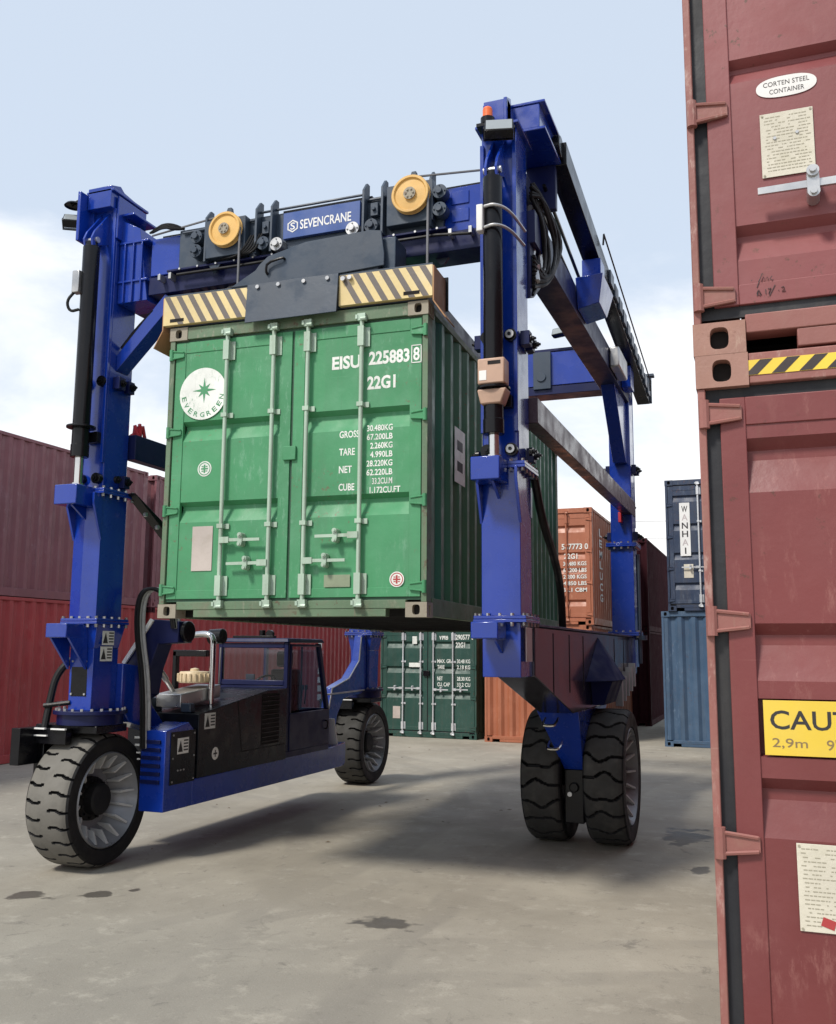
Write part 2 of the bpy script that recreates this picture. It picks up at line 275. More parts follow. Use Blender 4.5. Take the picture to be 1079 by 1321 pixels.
# ------------------------------------------------------------------ mesh helpers
def base_of(o):
    while o and o.parent: o = o.parent
    return Vector(o['base']) if o and 'base' in o else Vector((0, 0, 0))
class MB:
    def __init__(s): s.v = []; s.f = []; s.m = []; s.mi = 0
    def _add(s, vs, fs):
        o = len(s.v); s.v += [tuple(a) for a in vs]; s.f += [tuple(i + o for i in f) for f in fs]; s.m += [s.mi] * len(fs); return s
    def use(s, i): s.mi = i; return s
    def box(s, x0, x1, y0, y1, z0, z1, mt=None):
        if x0 > x1: x0, x1 = x1, x0
        if y0 > y1: y0, y1 = y1, y0
        if z0 > z1: z0, z1 = z1, z0
        vs = [(x0, y0, z0), (x1, y0, z0), (x1, y1, z0), (x0, y1, z0), (x0, y0, z1), (x1, y0, z1), (x1, y1, z1), (x0, y1, z1)]
        if mt is not None: vs = [mt @ Vector(a) for a in vs]
        return s._add(vs, [(0, 3, 2, 1), (4, 5, 6, 7), (0, 1, 5, 4), (1, 2, 6, 5), (2, 3, 7, 6), (3, 0, 4, 7)])
    def hexa(s, b, t):   # two quads, same winding (counter-clockwise seen from t)
        return s._add(list(b) + list(t), [(0, 3, 2, 1), (4, 5, 6, 7), (0, 1, 5, 4), (1, 2, 6, 5), (2, 3, 7, 6), (3, 0, 4, 7)])
    def prism(s, poly, axis, a, b):   # polygon in the two other axes (order xyz without axis), extruded a..b
        def P(p, h):
            return {'x': (h, p[0], p[1]), 'y': (p[0], h, p[1]), 'z': (p[0], p[1], h)}[axis]
        n = len(poly); area = sum(poly[i][0] * poly[(i + 1) % n][1] - poly[(i + 1) % n][0] * poly[i][1] for i in range(n))
        if area < 0: poly = poly[::-1]
        if a > b: a, b = b, a
        vs = [P(p, a) for p in poly] + [P(p, b) for p in poly]
        fs = [tuple(range(n))[::-1], tuple(range(n, 2 * n))] + [(i, (i + 1) % n, n + (i + 1) % n, n + i) for i in range(n)]
        if axis == 'y': fs = [f[::-1] for f in fs]
        return s._add(vs, fs)
    def cyl(s, p0, p1, r0, r1=None, n=16, caps=True):
        r1 = r0 if r1 is None else r1; p0 = Vector(p0); p1 = Vector(p1); d = (p1 - p0).normalized()
        a = d.orthogonal().normalized(); b = d.cross(a)
        vs = []
        for p, r in ((p0, r0), (p1, r1)):
            for i in range(n):
                t = 2 * PI * i / n; vs.append(p + (a * math.cos(t) + b * math.sin(t)) * r)
        fs = [(i, (i + 1) % n, n + (i + 1) % n, n + i) for i in range(n)]
        if caps: fs += [tuple(range(n))[::-1], tuple(range(n, 2 * n))]
        return s._add(vs, fs)
    def tube(s, pts, r, n=10, sub=0):
        P = [Vector(p) for p in pts]
        for _ in range(sub):
            Q = [P[0]]
            for i in range(len(P) - 1): Q += [P[i] * .75 + P[i + 1] * .25, P[i] * .25 + P[i + 1] * .75]
            Q.append(P[-1]); P = Q
        vs = []; pa = None
        for i, p in enumerate(P):
            d = (P[min(i + 1, len(P) - 1)] - P[max(i - 1, 0)]).normalized()
            a = d.orthogonal().normalized() if pa is None else (pa - d * pa.dot(d)).normalized(); pa = a; b = d.cross(a)
            for k in range(n):
                t = 2 * PI * k / n; vs.append(p + (a * math.cos(t) + b * math.sin(t)) * r)
        fs = []
        for i in range(len(P) - 1):
            for k in range(n): fs.append((i * n + k, i * n + (k + 1) % n, (i + 1) * n + (k + 1) % n, (i + 1) * n + k))
        fs += [tuple(range(n))[::-1], tuple(range((len(P) - 1) * n, len(P) * n))]
        return s._add(vs, fs)
    def lathe(s, prof, c, axis='x', n=48, closed=False):   # prof: (along axis, radius)
        vs = []; c = Vector(c)
        for (h, r) in prof:
            for k in range(n):
                t = 2 * PI * k / n; u, w = r * math.cos(t), r * math.sin(t)
                vs.append(c + Vector({'x': (h, u, w), 'y': (w, h, u), 'z': (u, w, h)}[axis]))
        fs = []; m_ = len(prof)
        for i in range(m_ if closed else m_ - 1):
            j = (i + 1) % m_
            for k in range(n): fs.append((i * n + k, i * n + (k + 1) % n, j * n + (k + 1) % n, j * n + k))
        return s._add(vs, fs)
    def quad(s, a, b, c, d): return s._add([a, b, c, d], [(0, 1, 2, 3)])
    def bolts(s, pts, axis, r=0.016, h=0.018, n=6):
        for p in pts:
            p = Vector(p); d = Vector(axis) * h; s.cyl(p, p + d, r, n=n)
        return s
    def mesh(s, name, mats, off=Vector((0, 0, 0))):
        me = bpy.data.meshes.new(name)
        me.from_pydata([(a[0] - off[0], a[1] - off[1], a[2] - off[2]) for a in s.v], [], s.f)
        for q in (mats if isinstance(mats, (list, tuple)) else [mats]): me.materials.append(q)
        me.polygons.foreach_set('material_index', s.m)
        me.polygons.foreach_set('use_smooth', [True] * len(s.f))
        bm = bmesh.new(); bm.from_mesh(me); bmesh.ops.recalc_face_normals(bm, faces=bm.faces); bm.to_mesh(me); bm.free()
        me.set_sharp_from_angle(angle=R(32))
        return me
    def build(s, name, mats, parent=None, bevel=0.0):
        me = s.mesh(name, mats, base_of(parent) if parent else Vector((0, 0, 0)))
        return place(name, me, parent, bevel=bevel)
def place(name, me, parent=None, loc=None, bevel=0.0):
    o = bpy.data.objects.new(name, me); COL.objects.link(o)
    if parent: o.parent = parent
    if loc is not None: o.location = loc
    if bevel:
        b = o.modifiers.new('bevel', 'BEVEL'); b.width = bevel; b.segments = 2; b.limit_method = 'ANGLE'; b.angle_limit = R(40)
    return o
def tag(o, label=None, cat=None, group=None, kind=None):
    if label: o['label'] = label
    if cat: o['category'] = cat
    if group: o['group'] = group
    if kind: o['kind'] = kind
    return o
def thing(name, label, cat, loc=(0, 0, 0), rz=0.0, group=None, world=False):
    o = bpy.data.objects.new(name, None); COL.objects.link(o); o.location = loc; o.rotation_euler = (0, 0, rz); o.empty_display_size = 0.2
    if world: o['base'] = tuple(loc)
    return tag(o, label, cat, group)
def text_mesh(txt, m, face, rect, d, bold=0.0, shear=0.0, depth=0.0012, spacing=1.0):
    """lettering fitted to a rectangle. face '-y': rect=(x0,x1,z0,z1) at y=d ; '+x': rect=(y0,y1,z0,z1) at x=d"""
    cu = bpy.data.curves.new('lettering', 'FONT'); cu.body = txt; cu.size = 1; cu.offset = bold; cu.shear = shear; cu.extrude = 0.0; cu.space_character = spacing
    cu.resolution_u = 3
    ob = bpy.data.objects.new('lettering', cu); me = bpy.data.meshes.new_from_object(ob)
    bpy.data.objects.remove(ob)
    xs = [v.co.x for v in me.vertices]; ys = [v.co.y for v in me.vertices]
    x0, x1, y0, y1 = min(xs), max(xs), min(ys), max(ys)
    a0, a1, b0, b1 = rect
    for v in me.vertices:
        u = a0 + (v.co.x - x0) / (x1 - x0) * (a1 - a0); w = b0 + (v.co.y - y0) / max(1e-6, y1 - y0) * (b1 - b0)
        v.co = (u, d, w) if face == '-y' else (d, u, w)
    me.materials.clear(); me.materials.append(m)
    return me
def text(txt, m, parent, face, rect, d, bold=0.0, name='lettering', **k):
    me = text_mesh(txt, m, face, rect, d, bold, **k)
    off = base_of(parent)
    for v in me.vertices: v.co = v.co - off
    return place(name, me, parent)

# ================================================================== setting
g = MB(); n = 24
g.quad((-600, -400, 0), (600, -400, 0), (600, 900, 0), (-600, 900, 0))
go = g.build('ground', M['ground']); tag(go, 'grey concrete container yard with oil stains', kind='structure')

# ================================================================== containers
CW = 2.438
def casting_mesh(sx, sy, top, mats):
    """corner casting: origin at the outer corner, extends sx, sy inwards; oval holes in the two outer faces"""
    a, b, h = 0.178, 0.162, 0.118
    mb = MB()
    def face(w, hh, mapf, hw, hz, depth):
        K = 20; ring = []; hole = []
        for k in range(K):
            t = 2 * PI * k / K; cx, cy = math.cos(t), math.sin(t)
            q = max(abs(cx) / (w / 2), abs(cy) / (hh / 2)); ring.append((w / 2 + cx / q, hh / 2 + cy / q))
            e = 0.62
            hole.append((w / 2 + hw * math.copysign(abs(cx) ** e, cx), hh / 2 + hz * math.copysign(abs(cy) ** e, cy)))
        vs = [mapf(p[0], p[1], 0) for p in ring] + [mapf(p[0], p[1], 0) for p in hole] + [mapf(p[0], p[1], depth) for p in hole]
        mb.use(0)._add(vs[:2 * K], [(k, (k + 1) % K, K + (k + 1) % K, K + k) for k in range(K)])
        mb._add(vs[K:], [(k, (k + 1) % K, K + (k + 1) % K, K + k) for k in range(K)])
        mb.use(1)._add(vs[2 * K:], [tuple(range(K))])
        # square the corners of the ring
        for (ux, uy) in ((0, 0), (w, 0), (w, hh), (0, hh)):
            near = sorted(range(K), key=lambda k: (ring[k][0] - ux) ** 2 + (ring[k][1] - uy) ** 2)[:2]
            mb.use(0)._add([mapf(ux, uy, 0), vs[near[0]], vs[near[1]]], [(0, 1, 2)])
    face(a, h, lambda u, w, d: (sx * u, sy * d, w), 0.032, 0.040, 0.05)
    face(b, h, lambda u, w, d: (sx * d, sy * u, w), 0.026, 0.040, 0.05)
    mb.use(0)
    X, Y = sx * a, sy * b
    mb.quad((0, 0, 0), (X, 0, 0), (X, Y, 0), (0, Y, 0)); mb.quad((0, 0, h), (X, 0, h), (X, Y, h), (0, Y, h))
    mb.quad((X, 0, 0), (X, Y, 0), (X, Y, h), (X, 0, h)); mb.quad((0, Y, 0), (X, Y, 0), (X, Y, h), (0, Y, h))
    return mb.mesh('corner_casting', mats)
CAST = {}
def corr(L0, L1, pitch, depth, duty=(0.26, 0.24, 0.26, 0.24)):
    """list of (along, inset) of a trapezoid corrugation"""
    n_ = max(1, round((L1 - L0) / pitch)); p = (L1 - L0) / n_; out = []
    for i in range(n_):
        a = L0 + i * p
        out += [(a, 0), (a + p * duty[0], 0), (a + p * (duty[0] + duty[1]), depth), (a + p * (duty[0] + duty[1] + duty[2]), depth)]
    out.append((L1, 0)); return out
STD = dict(grooves=[(1.725, 1.545), (1.005, 0.825)], hinges=[0.24, 0.93, 1.63, 2.34])
def container(name, label, group, loc, rz, H, L, body, frame=None, cast=None, bar=None, gask=None, front='door', endpitch=0.27,
              grooves=None, hinges=None, bars=True, bar_x=(0.598, 1.05, 1.372, 1.862), handles=((0, 0.655, 1), (1, 0.455, -1), (2, 0.462, 1), (3, 0.663, -1)),
              doorbody=None, sidebody=None, handlemat=None, stile=0.10, deep=0.040, edge=0.062, postw=0.052, zgap=0.0):
    T = thing(name, label, 'shipping container', loc, rz, group)
    frame = frame or body; cast = cast or M['casting']; bar = bar or M['galv']; gask = gask or M['gasket']; doorbody = doorbody or body; sidebody = sidebody or body; handlemat = handlemat or bar
    b = MB()
    for x0, x1 in ((0.004, postw), (CW - postw, CW - 0.004)):
        b.box(x0, x1, 0.008, 0.13, 0.118, H - 0.118)
        b.box(x0, x1 if x0 < 1 else x1, L - 0.15, L - 0.004, 0.118, H - 0.118)
    b.box(0.178, CW - 0.178, 0.006, 0.11, H - 0.112, H - 0.003)
    b.box(0.178, CW - 0.178, L - 0.11, L - 0.006, H - 0.112, H - 0.003)
    b.box(0.178, CW - 0.178, 0.006, 0.10, 0.070, 0.138); b.box(0.345, CW - 0.345, 0.010, 0.10, 0.006, 0.070)
    b.box(0.178, CW - 0.178, L - 0.10, L - 0.006, 0.006, 0.138)
    for s_ in (0, 1):
        xa, xb = (0.003, 0.062) if s_ == 0 else (CW - 0.062, CW - 0.003)
        b.box(xa, xb, 0.162, L - 0.162, H - 0.063, H - 0.004)
        b.box(xa, xb, 0.162, L - 0.162, 0.010, 0.155)
    b.build('frame', frame, T, bevel=0.004)
    for sx, X in ((1, 0), (-1, CW)):
        for sy, Y in ((1, 0), (-1, L)):
            for Z in (0, H - 0.118):
                k = (sx, sy, cast.name)
                if k not in CAST: CAST[k] = casting_mesh(sx, sy, 0, [cast, M['hole']])
                place('corner_casting', CAST[k], T, (X, Y, Z))
    # sides, roof, rear, floor
    for s_ in (0, 1):
        mb = MB(); pr = corr(0.15, L - 0.15, 0.278, 0.036)
        for i in range(len(pr) - 1):
            (a, d0), (c, d1) = pr[i], pr[i + 1]
            xa, xc = ((0.012 + d0, 0.012 + d1) if s_ == 0 else (CW - 0.012 - d0, CW - 0.012 - d1))
            mb.quad((xa, a, 0.15), (xc, c, 0.15), (xc, c, H - 0.06), (xa, a, H - 0.06))
        mb.build('side_panel', sidebody, T)
    mb = MB(); pr = corr(0.11, L - 0.11, 0.28, 0.02)
    for i in range(len(pr) - 1):
        (a, d0), (c, d1) = pr[i], pr[i + 1]; mb.quad((0.06, a, H - 0.012 - d0), (CW - 0.06, a, H - 0.012 - d0), (CW - 0.06, c, H - 0.012 - d1), (0.06, c, H - 0.012 - d1))
    mb.build('roof_panel', body, T)
    mb = MB().box(0.062, CW - 0.062, 0.11, L - 0.11, 0.125, 0.15)
    y = 0.35
    while y < L - 0.3: mb.box(0.062, CW - 0.062, y, y + 0.045, 0.02, 0.124); y += 0.30
    mb.build('underframe', M['under'], T)
    def endwall(y0, sgn):
        mb = MB(); pr = corr(0.055, CW - 0.055, endpitch, 0.055)
        for i in range(len(pr) - 1):
            (a, d0), (c, d1) = pr[i], pr[i + 1]; mb.quad((a, y0 + sgn * d0, 0.138), (c, y0 + sgn * d1, 0.138), (c, y0 + sgn * d1, H - 0.112), (a, y0 + sgn * d0, H - 0.112))
        return mb.build('end_panel', body, T)
    endwall(L - 0.02, -1)
    if front == 'end': endwall(0.022, 1); return T
    grooves = grooves or STD['grooves']; hinges = hinges or STD['hinges']
    # gasket around and between the leaves
    gk = MB(); zb, zt = 0.150, H - 0.125
    gk.box(postw - 0.012, 0.10, 0.036, 0.05, 0.139, H - 0.113); gk.box(CW - 0.10, CW - postw + 0.012, 0.036, 0.05, 0.139, H - 0.113)
    gk.box(0.10, CW - 0.10, 0.036, 0.05, H - 0.175, H - 0.113); gk.box(0.10, CW - 0.10, 0.036, 0.05, 0.139, 0.195); gk.box(CW / 2 - 0.03, CW / 2 + 0.03, 0.036, 0.05, 0.195, H - 0.175)
    gk.build('gasket', gask, T)
    for li, (xa, xb) in enumerate(((edge, CW / 2 - 0.012), (CW / 2 + 0.012, CW - edge))):
        d = MB(); y0, y1 = 0.020, 0.060; st = stile; z0, z1 = zb + 0.012 + zgap, zt - 0.012 - zgap
        d.box(xa, xa + st, y0, y1, z0, z1); d.box(xb - st, xb, y0, y1, z0, z1)
        d.box(xa + st, xb - st, y0 + 0.001, y1, z0, z0 + 0.075); d.box(xa + st, xb - st, y0 + 0.001, y1, z1 - 0.10, z1)
        # panel with pressed grooves; profile in (z, inset)
        pf = [(z0 + 0.075, 0.0)]
        for gv in sorted(grooves):
            lo, hi = min(gv[:2]), max(gv[:2])
            if len(gv) > 2: pf += [(lo, 0), (lo + 0.006, deep), (hi - 0.006, deep), (hi, 0)]
            else:
                hgt = hi - lo; pf += [(lo, 0), (lo + hgt * 0.62, deep), (hi - hgt * 0.20, deep), (hi, 0)]
        pf.append((z1 - 0.10, 0.0))
        yp = y0 + 0.007; xi0, xi1 = xa + st - 0.001, xb - st + 0.001
        for i in range(len(pf) - 1):
            (p, e), (q, f) = pf[i], pf[i + 1]
            d.quad((xi0, yp + e, p), (xi1, yp + e, p), (xi1, yp + f, q), (xi0, yp + f, q))
        for gv in grooves:
            lo, hi = min(gv[:2]), max(gv[:2])
        D = d.build('door', doorbody, T, bevel=0.003)
        for hz in hinges:
            hm = MB(); s_ = 1 if li == 0 else -1; xo = 0.024 if li == 0 else CW - 0.024
            hm.cyl((xo, 0.004, hz - 0.050), (xo, 0.004, hz + 0.050), 0.019, n=10)
            hm.hexa([(xo, 0.002, hz - 0.036), (xo + s_ * 0.125, 0.008, hz - 0.024), (xo + s_ * 0.125, 0.022, hz - 0.024), (xo, 0.022, hz - 0.036)],
                    [(xo, 0.002, hz + 0.036), (xo + s_ * 0.125, 0.008, hz + 0.024), (xo + s_ * 0.125, 0.022, hz + 0.024), (xo, 0.022, hz + 0.036)])
            hm.tube([(xo + s_ * 0.01, 0.0, hz + 0.034), (xo + s_ * 0.12, 0.006, hz + 0.022)], 0.007, 6); hm.tube([(xo + s_ * 0.01, 0.0, hz - 0.034), (xo + s_ * 0.12, 0.006, hz - 0.022)], 0.007, 6)
            hm.build('hinge', frame if doorbody is not M['green'] else M['green'], D)
        if bars:
            for bi in (0, 1):
                k = li * 2 + bi; x = bar_x[k]; yb = -0.016
                lb = MB().cyl((x, yb, 0.085), (x, yb, H - 0.075), 0.0185, n=12)
                for zc in (0.115, H - 0.095):
                    lb.box(x - 0.035, x + 0.035, yb - 0.022, 0.012, zc - 0.030, zc + 0.030); lb.box(x - 0.05, x - 0.03, yb - 0.03, 0.012, zc - 0.018, zc + 0.018)
                    lb.cyl((x, yb - 0.028, zc - 0.022), (x + 0.045, yb - 0.028, zc - 0.022), 0.016, n=8)
                for zc, hh in ((0.27, 0.085), (H - 0.26, 0.085), (H * 0.30, 0.018), (H * 0.675, 0.018)):
                    lb.box(x - 0.030, x + 0.024, yb - 0.024, y0 - 0.001, zc - hh, zc + hh)
                    lb.box(x + 0.024, x + 0.062, y0 - 0.010, y0 - 0.001, zc - hh * 0.9 - 0.006, zc + hh * 0.9 + 0.006)
                lb.build('locking_bar', bar, D)
            for (k, hz, dr) in handles:
                if k // 2 != li: continue
                x = bar_x[k]; hm = MB(); L_ = 0.38
                hm.box(x, x + dr * 0.09, -0.045, -0.018, hz - 0.026, hz + 0.026)
                hm.hexa([(x + dr * 0.05, -0.038, hz - 0.014), (x + dr * L_, -0.040, hz - 0.014), (x + dr * L_, -0.028, hz - 0.014), (x + dr * 0.05, -0.022, hz - 0.014)][::1 if dr > 0 else -1],
                        [(x + dr * 0.05, -0.038, hz + 0.014), (x + dr * L_, -0.040, hz + 0.010), (x + dr * L_, -0.028, hz + 0.010), (x + dr * 0.05, -0.022, hz + 0.014)][::1 if dr > 0 else -1])
                xc = x + dr * 0.20
                hm.cyl((xc, -0.058, hz + 0.038), (xc, 0.018, hz + 0.038), 0.021, n=12); hm.cyl((xc, -0.058, hz - 0.038), (xc, 0.018, hz - 0.038), 0.021, n=12)
                hm.box(xc - 0.020, xc + 0.020, -0.048, 0.018, hz - 0.038, hz + 0.038)
                hm.cyl((xc, -0.068, hz + 0.040), (xc, -0.050, hz + 0.040), 0.012, n=8); hm.cyl((xc, -0.068, hz - 0.040), (xc, -0.050, hz - 0.040), 0.012, n=8)
                hm.build('door_handle', handlemat, D)
    T['doors'] = 1
    return T
def doors(T): return [c for c in T.children if c.name.startswith('door')]
def plate(D, name, rect, d, m, thick=0.003):
    x0, x1, z0, z1 = rect; return MB().box(x0, x1, d, d + thick, z0, z1).build(name, m, D, bevel=0.001)

# --- the green container in the crane
GC = container('shipping_container', 'bright green twenty foot container hoisted by the crane, doors facing the camera', None,
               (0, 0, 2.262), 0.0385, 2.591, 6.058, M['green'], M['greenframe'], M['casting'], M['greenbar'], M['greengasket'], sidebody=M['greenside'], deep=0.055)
_c, _s = math.cos(0.0385), math.sin(0.0385)
GC.location = (-1.219 * _c, -1.219 * _s, 2.262)
dl, dr_ = doors(GC)
YT = 0.0255
text('EISU', M['lettering'], dr_, '-y', (1.580, 1.838, 2.075, 2.190), YT, 0.035)
text('225883', M['lettering'], dr_, '-y', (1.912, 2.270, 2.088, 2.204), YT, 0.035)
text('8', M['lettering'], dr_, '-y', (2.305, 2.360, 2.090, 2.204), 0.0175, 0.02)
bx = MB(); x0, x1, z0, z1 = 2.288, 2.377, 2.070, 2.224; w_ = 0.008
for q in ((x0, x1, z0, z0 + w_), (x0, x1, z1 - w_, z1), (x0, x0 + w_, z0, z1), (x1 - w_, x1, z0, z1)): bx.box(q[0], q[1], 0.0165, 0.0180, q[2], q[3])
bx.build('check_digit_frame', M['lettering'], dr_)
text('22G1', M['lettering'], dr_, '-y', (1.900, 2.150, 1.878, 1.992), YT, 0.035)
for i, (w_, a, b_) in enumerate((('GROSS', '30.480KG', '67.200LB'), ('TARE', ' 2.260KG', ' 4.990LB'), ('NET', '28.220KG', '62.220LB'), ('CUBE', '33.2CU.M', '1.172CU.FT'))):
    zc = 1.512 - i * 0.148; x1 = 1.836 if len(w_) > 4 else (1.80 if len(w_) == 4 else 1.775)
    text(w_, M['lettering'], dr_, '-y', (1.660, x1, zc - 0.030, zc + 0.030), YT, 0.02)
    text(a, M['lettering'], dr_, '-y', (1.905 + (0.05 if i == 3 else 0) + (.03 if i == 1 else 0), 2.130, zc + 0.012, zc + 0.064), YT, 0.02)
    text(b_, M['lettering'], dr_, '-y', (1.905 + (.03 if i == 1 else 0) + (.03 if i == 3 else 0), 2.130 if i < 3 else 2.200, zc - 0.062, zc - 0.010), YT, 0.02)
# round white emblem with an eight-pointed green star
em = MB(); cx_, cz_, r_ = 0.352, 1.968, 0.235
em._add([(cx_ + r_ * math.cos(2 * PI * k / 48), 0.0165, cz_ + r_ * math.sin(2 * PI * k / 48)) for k in range(48)], [tuple(range(48))])
E_ = em.build('round_emblem', M['lettering'], dl)
st = MB(); pts = []
for k in range(16):
    t = PI / 2 + 2 * PI * k / 16; rr = (0.118 if k % 4 == 0 else 0.082) if k % 2 == 0 else 0.034
    pts.append((cx_ + 0.012 + rr * math.cos(t), 0.0150, cz_ + 0.03 + rr * math.sin(t)))
st._add(pts, [tuple(range(16))]); st.build('emblem_star', M['green'], dl)
for k, ch in enumerate('EVERGREEN'):
    t = R(-168 + k * 19.5); rr = 0.190
    me = text_mesh(ch, M['green'], '-y', (-0.021, 0.021, -0.022, 0.022), 0, 0.012)
    Rm_ = Matrix.Rotation(-(t + PI / 2), 4, 'Y'); Rm_.translation = (cx_ + rr * math.cos(t), 0.0152, cz_ + rr * math.sin(t))
    me.transform(Rm_); place('lettering', me, dl)
# torn patch, round class mark, data plates
def roundmark(D, x, z, r, ringm, inm, y=0.0245):
    o = MB(); o._add([(x + r * math.cos(2 * PI * k / 28), y, z + r * math.sin(2 * PI * k / 28)) for k in range(28)], [tuple(range(28))]); o.build('round_mark', ringm, D)
    i = MB(); K = 28
    for (ra, rb, yy) in ((r * 0.86, r * 0.74, y - 0.0008),):
        vs = [(x + ra * math.cos(2 * PI * k / K), yy, z + ra * math.sin(2 * PI * k / K)) for k in range(K)] + [(x + rb * math.cos(2 * PI * k / K), yy, z + rb * math.sin(2 * PI * k / K)) for k in range(K)]
        i._add(vs, [(k, (k + 1) % K, K + (k + 1) % K, K + k) for k in range(K)])
    i.box(x - r * 0.5, x + r * 0.5, y - 0.001, y - 0.0005, z - r * 0.10, z + r * 0.10); i.box(x - r * 0.12, x + r * 0.12, y - 0.0012, y - 0.0006, z - r * 0.55, z + r * 0.55)
    for a in (45, 135, 225, 315):
        i.box(x + math.cos(R(a)) * r * 0.42 - r * .13, x + math.cos(R(a)) * r * 0.42 + r * .13, y - 0.0011, y - 0.0006, z + math.sin(R(a)) * r * 0.42 - r * .07, z + math.sin(R(a)) * r * 0.42 + r * .07)
    i.build('mark_print', inm, D)
roundmark(dl, 0.392, 1.293, 0.068, M['lettering'], M['green'])
roundmark(dr_, 2.180, 0.300, 0.062, M['lettering'], M['redmark'], 0.0175)
plate(dl, 'data_plate', (0.300, 0.499, 0.401, 0.787), 0.0205, M['pinkplate'])
plate(dr_, 'data_plate', (1.55, 1.78, 0.245, 0.345), 0.0135, mat('green_rubbed_plate', (0.25, 0.30, 0.20), 0.6, dirt=0.4, streak=False))
lk = MB().box(CW / 2 - 0.065, CW / 2 + 0.055, -0.004, 0.019, 1.32, 1.44); lk.build('lock_cover', M['green'], dl, bevel=0.006)
sd = MB().box(CW - 0.0105, CW - 0.0085, 0.82, 1.16, 1.22, 1.72); sd.build('side_sticker', M['lettering'], GC)
sd = MB()
for z_ in (1.33, 1.52): sd.box(CW - 0.0083, CW - 0.0075, 0.90, 1.08, z_, z_ + 0.09)
sd.build('side_print', M['ink'], GC)
sd = MB().box(CW - 0.0105, CW - 0.0085, 3.75, 4.25, 1.35, 1.72); sd.build('side_sticker', M['lettering'], GC)

# --- red stack on the right
RX, RY = 3.535, -3.568
RL = container('shipping_container', 'dark red high container with yellow height sticker, lower one of the near stack', None, (RX, RY, 0.146), 0, 2.896, 6.058, M['redlow'], M['redframe'], M['redcasting'], M['galv'], M['gasket'],
               grooves=[(2.593, 2.402), (1.954, 1.763), (1.705, 1.515, 1), (1.447, 1.256), (0.62, 0.43)], hinges=[0.50, 1.235, 1.962, 2.684], doorbody=M['redlow'], handles=((1, 0.455, -1), (2, 0.462, 1), (3, 0.663, -1)), edge=0.076, postw=0.030, stile=0.085, zgap=0.018)
RU = container('shipping_container', 'dusty red container carrying an oval sticker, upper one of the near stack', None, (RX - 0.004, RY, 3.043), 0, 2.896, 6.058, M['red'], M['redframe'], M['redcasting'], M['galv'], M['gasket'],
               grooves=[(2.55, 2.36), (1.83, 1.64), (1.124, 1.030), (0.477, 0.344)], hinges=[0.215, 0.925, 1.65, 2.42], handles=((0, 0.568, -1), (1, 0.455, -1), (2, 0.462, 1), (3, 0.663, -1)), bar_x=(0.62, 1.05, 1.372, 1.862), handlemat=M['steel'], edge=0.076, postw=0.030, stile=0.085, zgap=0.018)
D0 = doors(RL)[0]
plate(D0, 'height_sticker', (0.176, 0.80, 1.522, 1.700), 0.0195, M['brightyellow'], 0.0015)
text('CAUTION', M['ink'], D0, '-y', (0.196, 0.610, 1.606, 1.668), 0.0188, 0.012)
text('2,9m', M['brownink'], D0, '-y', (0.200, 0.308, 1.544, 1.578), 0.0188, 0.004)
text("9'6\"", M['brownink'], D0, '-y', (0.365, 0.44, 1.544, 1.578), 0.0188, 0.004)
def printed_plate(D, rect, y, rows, seed, red=False):
    rr = random.Random(seed); x0, x1, z0, z1 = rect
    p = plate(D, 'data_plate', rect, y, M['paper'], 0.0025)
    t = MB(); zz = z1 - 0.018; 
    while zz > z0 + 0.012:
        x = x0 + 0.012 + rr.random() * 0.01
        while x < x1 - 0.02:
            w = 0.004 + rr.random() * 0.012
            if rr.random() < 0.8: t.box(x, min(x + w, x1 - 0.01), y - 0.0008, y - 0.0004, zz, zz + 0.0032)
            x += w + 0.003
        zz -= rows
    for (bx_, bz_) in ((x0 + .008, z1 - .008), (x1 - .008, z1 - .008), (x0 + .008, z0 + .008), (x1 - .008, z0 + .008)): t.cyl((bx_, y - 0.003, bz_), (bx_, y, bz_), 0.004, n=8)
    t.build('plate_print', mat('faded_print', (0.36, 0.33, 0.25), 0.6, dirt=0, bump=0), D)
    if red:
        a = MB().box(-0.02, 0.02, y - 0.0016, y - 0.0010, -0.014, 0.014, Matrix.Translation((x0 + 0.085, 0, z0 + 0.03)) @ Matrix.Rotation(R(18), 4, 'Y')); a.build('red_label', M['redmark'], D)
printed_plate(D0, (0.258, 0.44, 0.978, 1.248), 0.0205, 0.013, 3, True)
U0 = doors(RU)[0]
ov = MB(); K = 40; vs = []
for k in range(K):
    t = 2 * PI * k / K; cx2, cz2 = math.cos(t), math.sin(t); e = 0.75
    vs.append((0.352 + 0.102 * math.copysign(abs(cx2) ** e, cx2), 0.0235, 0.983 + 0.040 * math.copysign(abs(cz2) ** 0.9, cz2)))
ovo = ov._add(vs, [tuple(range(K))]).build('oval_sticker', M['ovalwhite'], U0)
MOVE_OVAL = 0.0
text('CORTEN STEEL', M['ink'], U0, '-y', (0.275, 0.430, 0.988, 1.006), 0.0228, 0.0)
text('CONTAINER', M['ink'], U0, '-y', (0.295, 0.412, 0.958, 0.976), 0.0228, 0.0)
printed_plate(U0, (0.258, 0.435, 0.640, 0.884), 0.0205, 0.012, 5)
sp_ = MB()
for q in ((0.305, 0.785), (0.380, 0.795)): sp_.cyl((q[0], 0.016, q[1]), (q[0], 0.021, q[1]), 0.006, n=8)
sp_.build('rivet', M['steel'], U0)
scr = MB(); y = 0.0185
def stroke(pts): scr.tube([(a, y, b) for a, b in pts], 0.0014, 4)
stroke([(0.205, 0.262), (0.207, 0.266)]); stroke([(0.222, 0.236), (0.242, 0.286)]); stroke([(0.228, 0.255), (0.236, 0.272), (0.238, 0.256), (0.246, 0.272), (0.250, 0.258), (0.258, 0.270), (0.262, 0.258)]); stroke([(0.274, 0.272), (0.266, 0.262), (0.275, 0.256)])
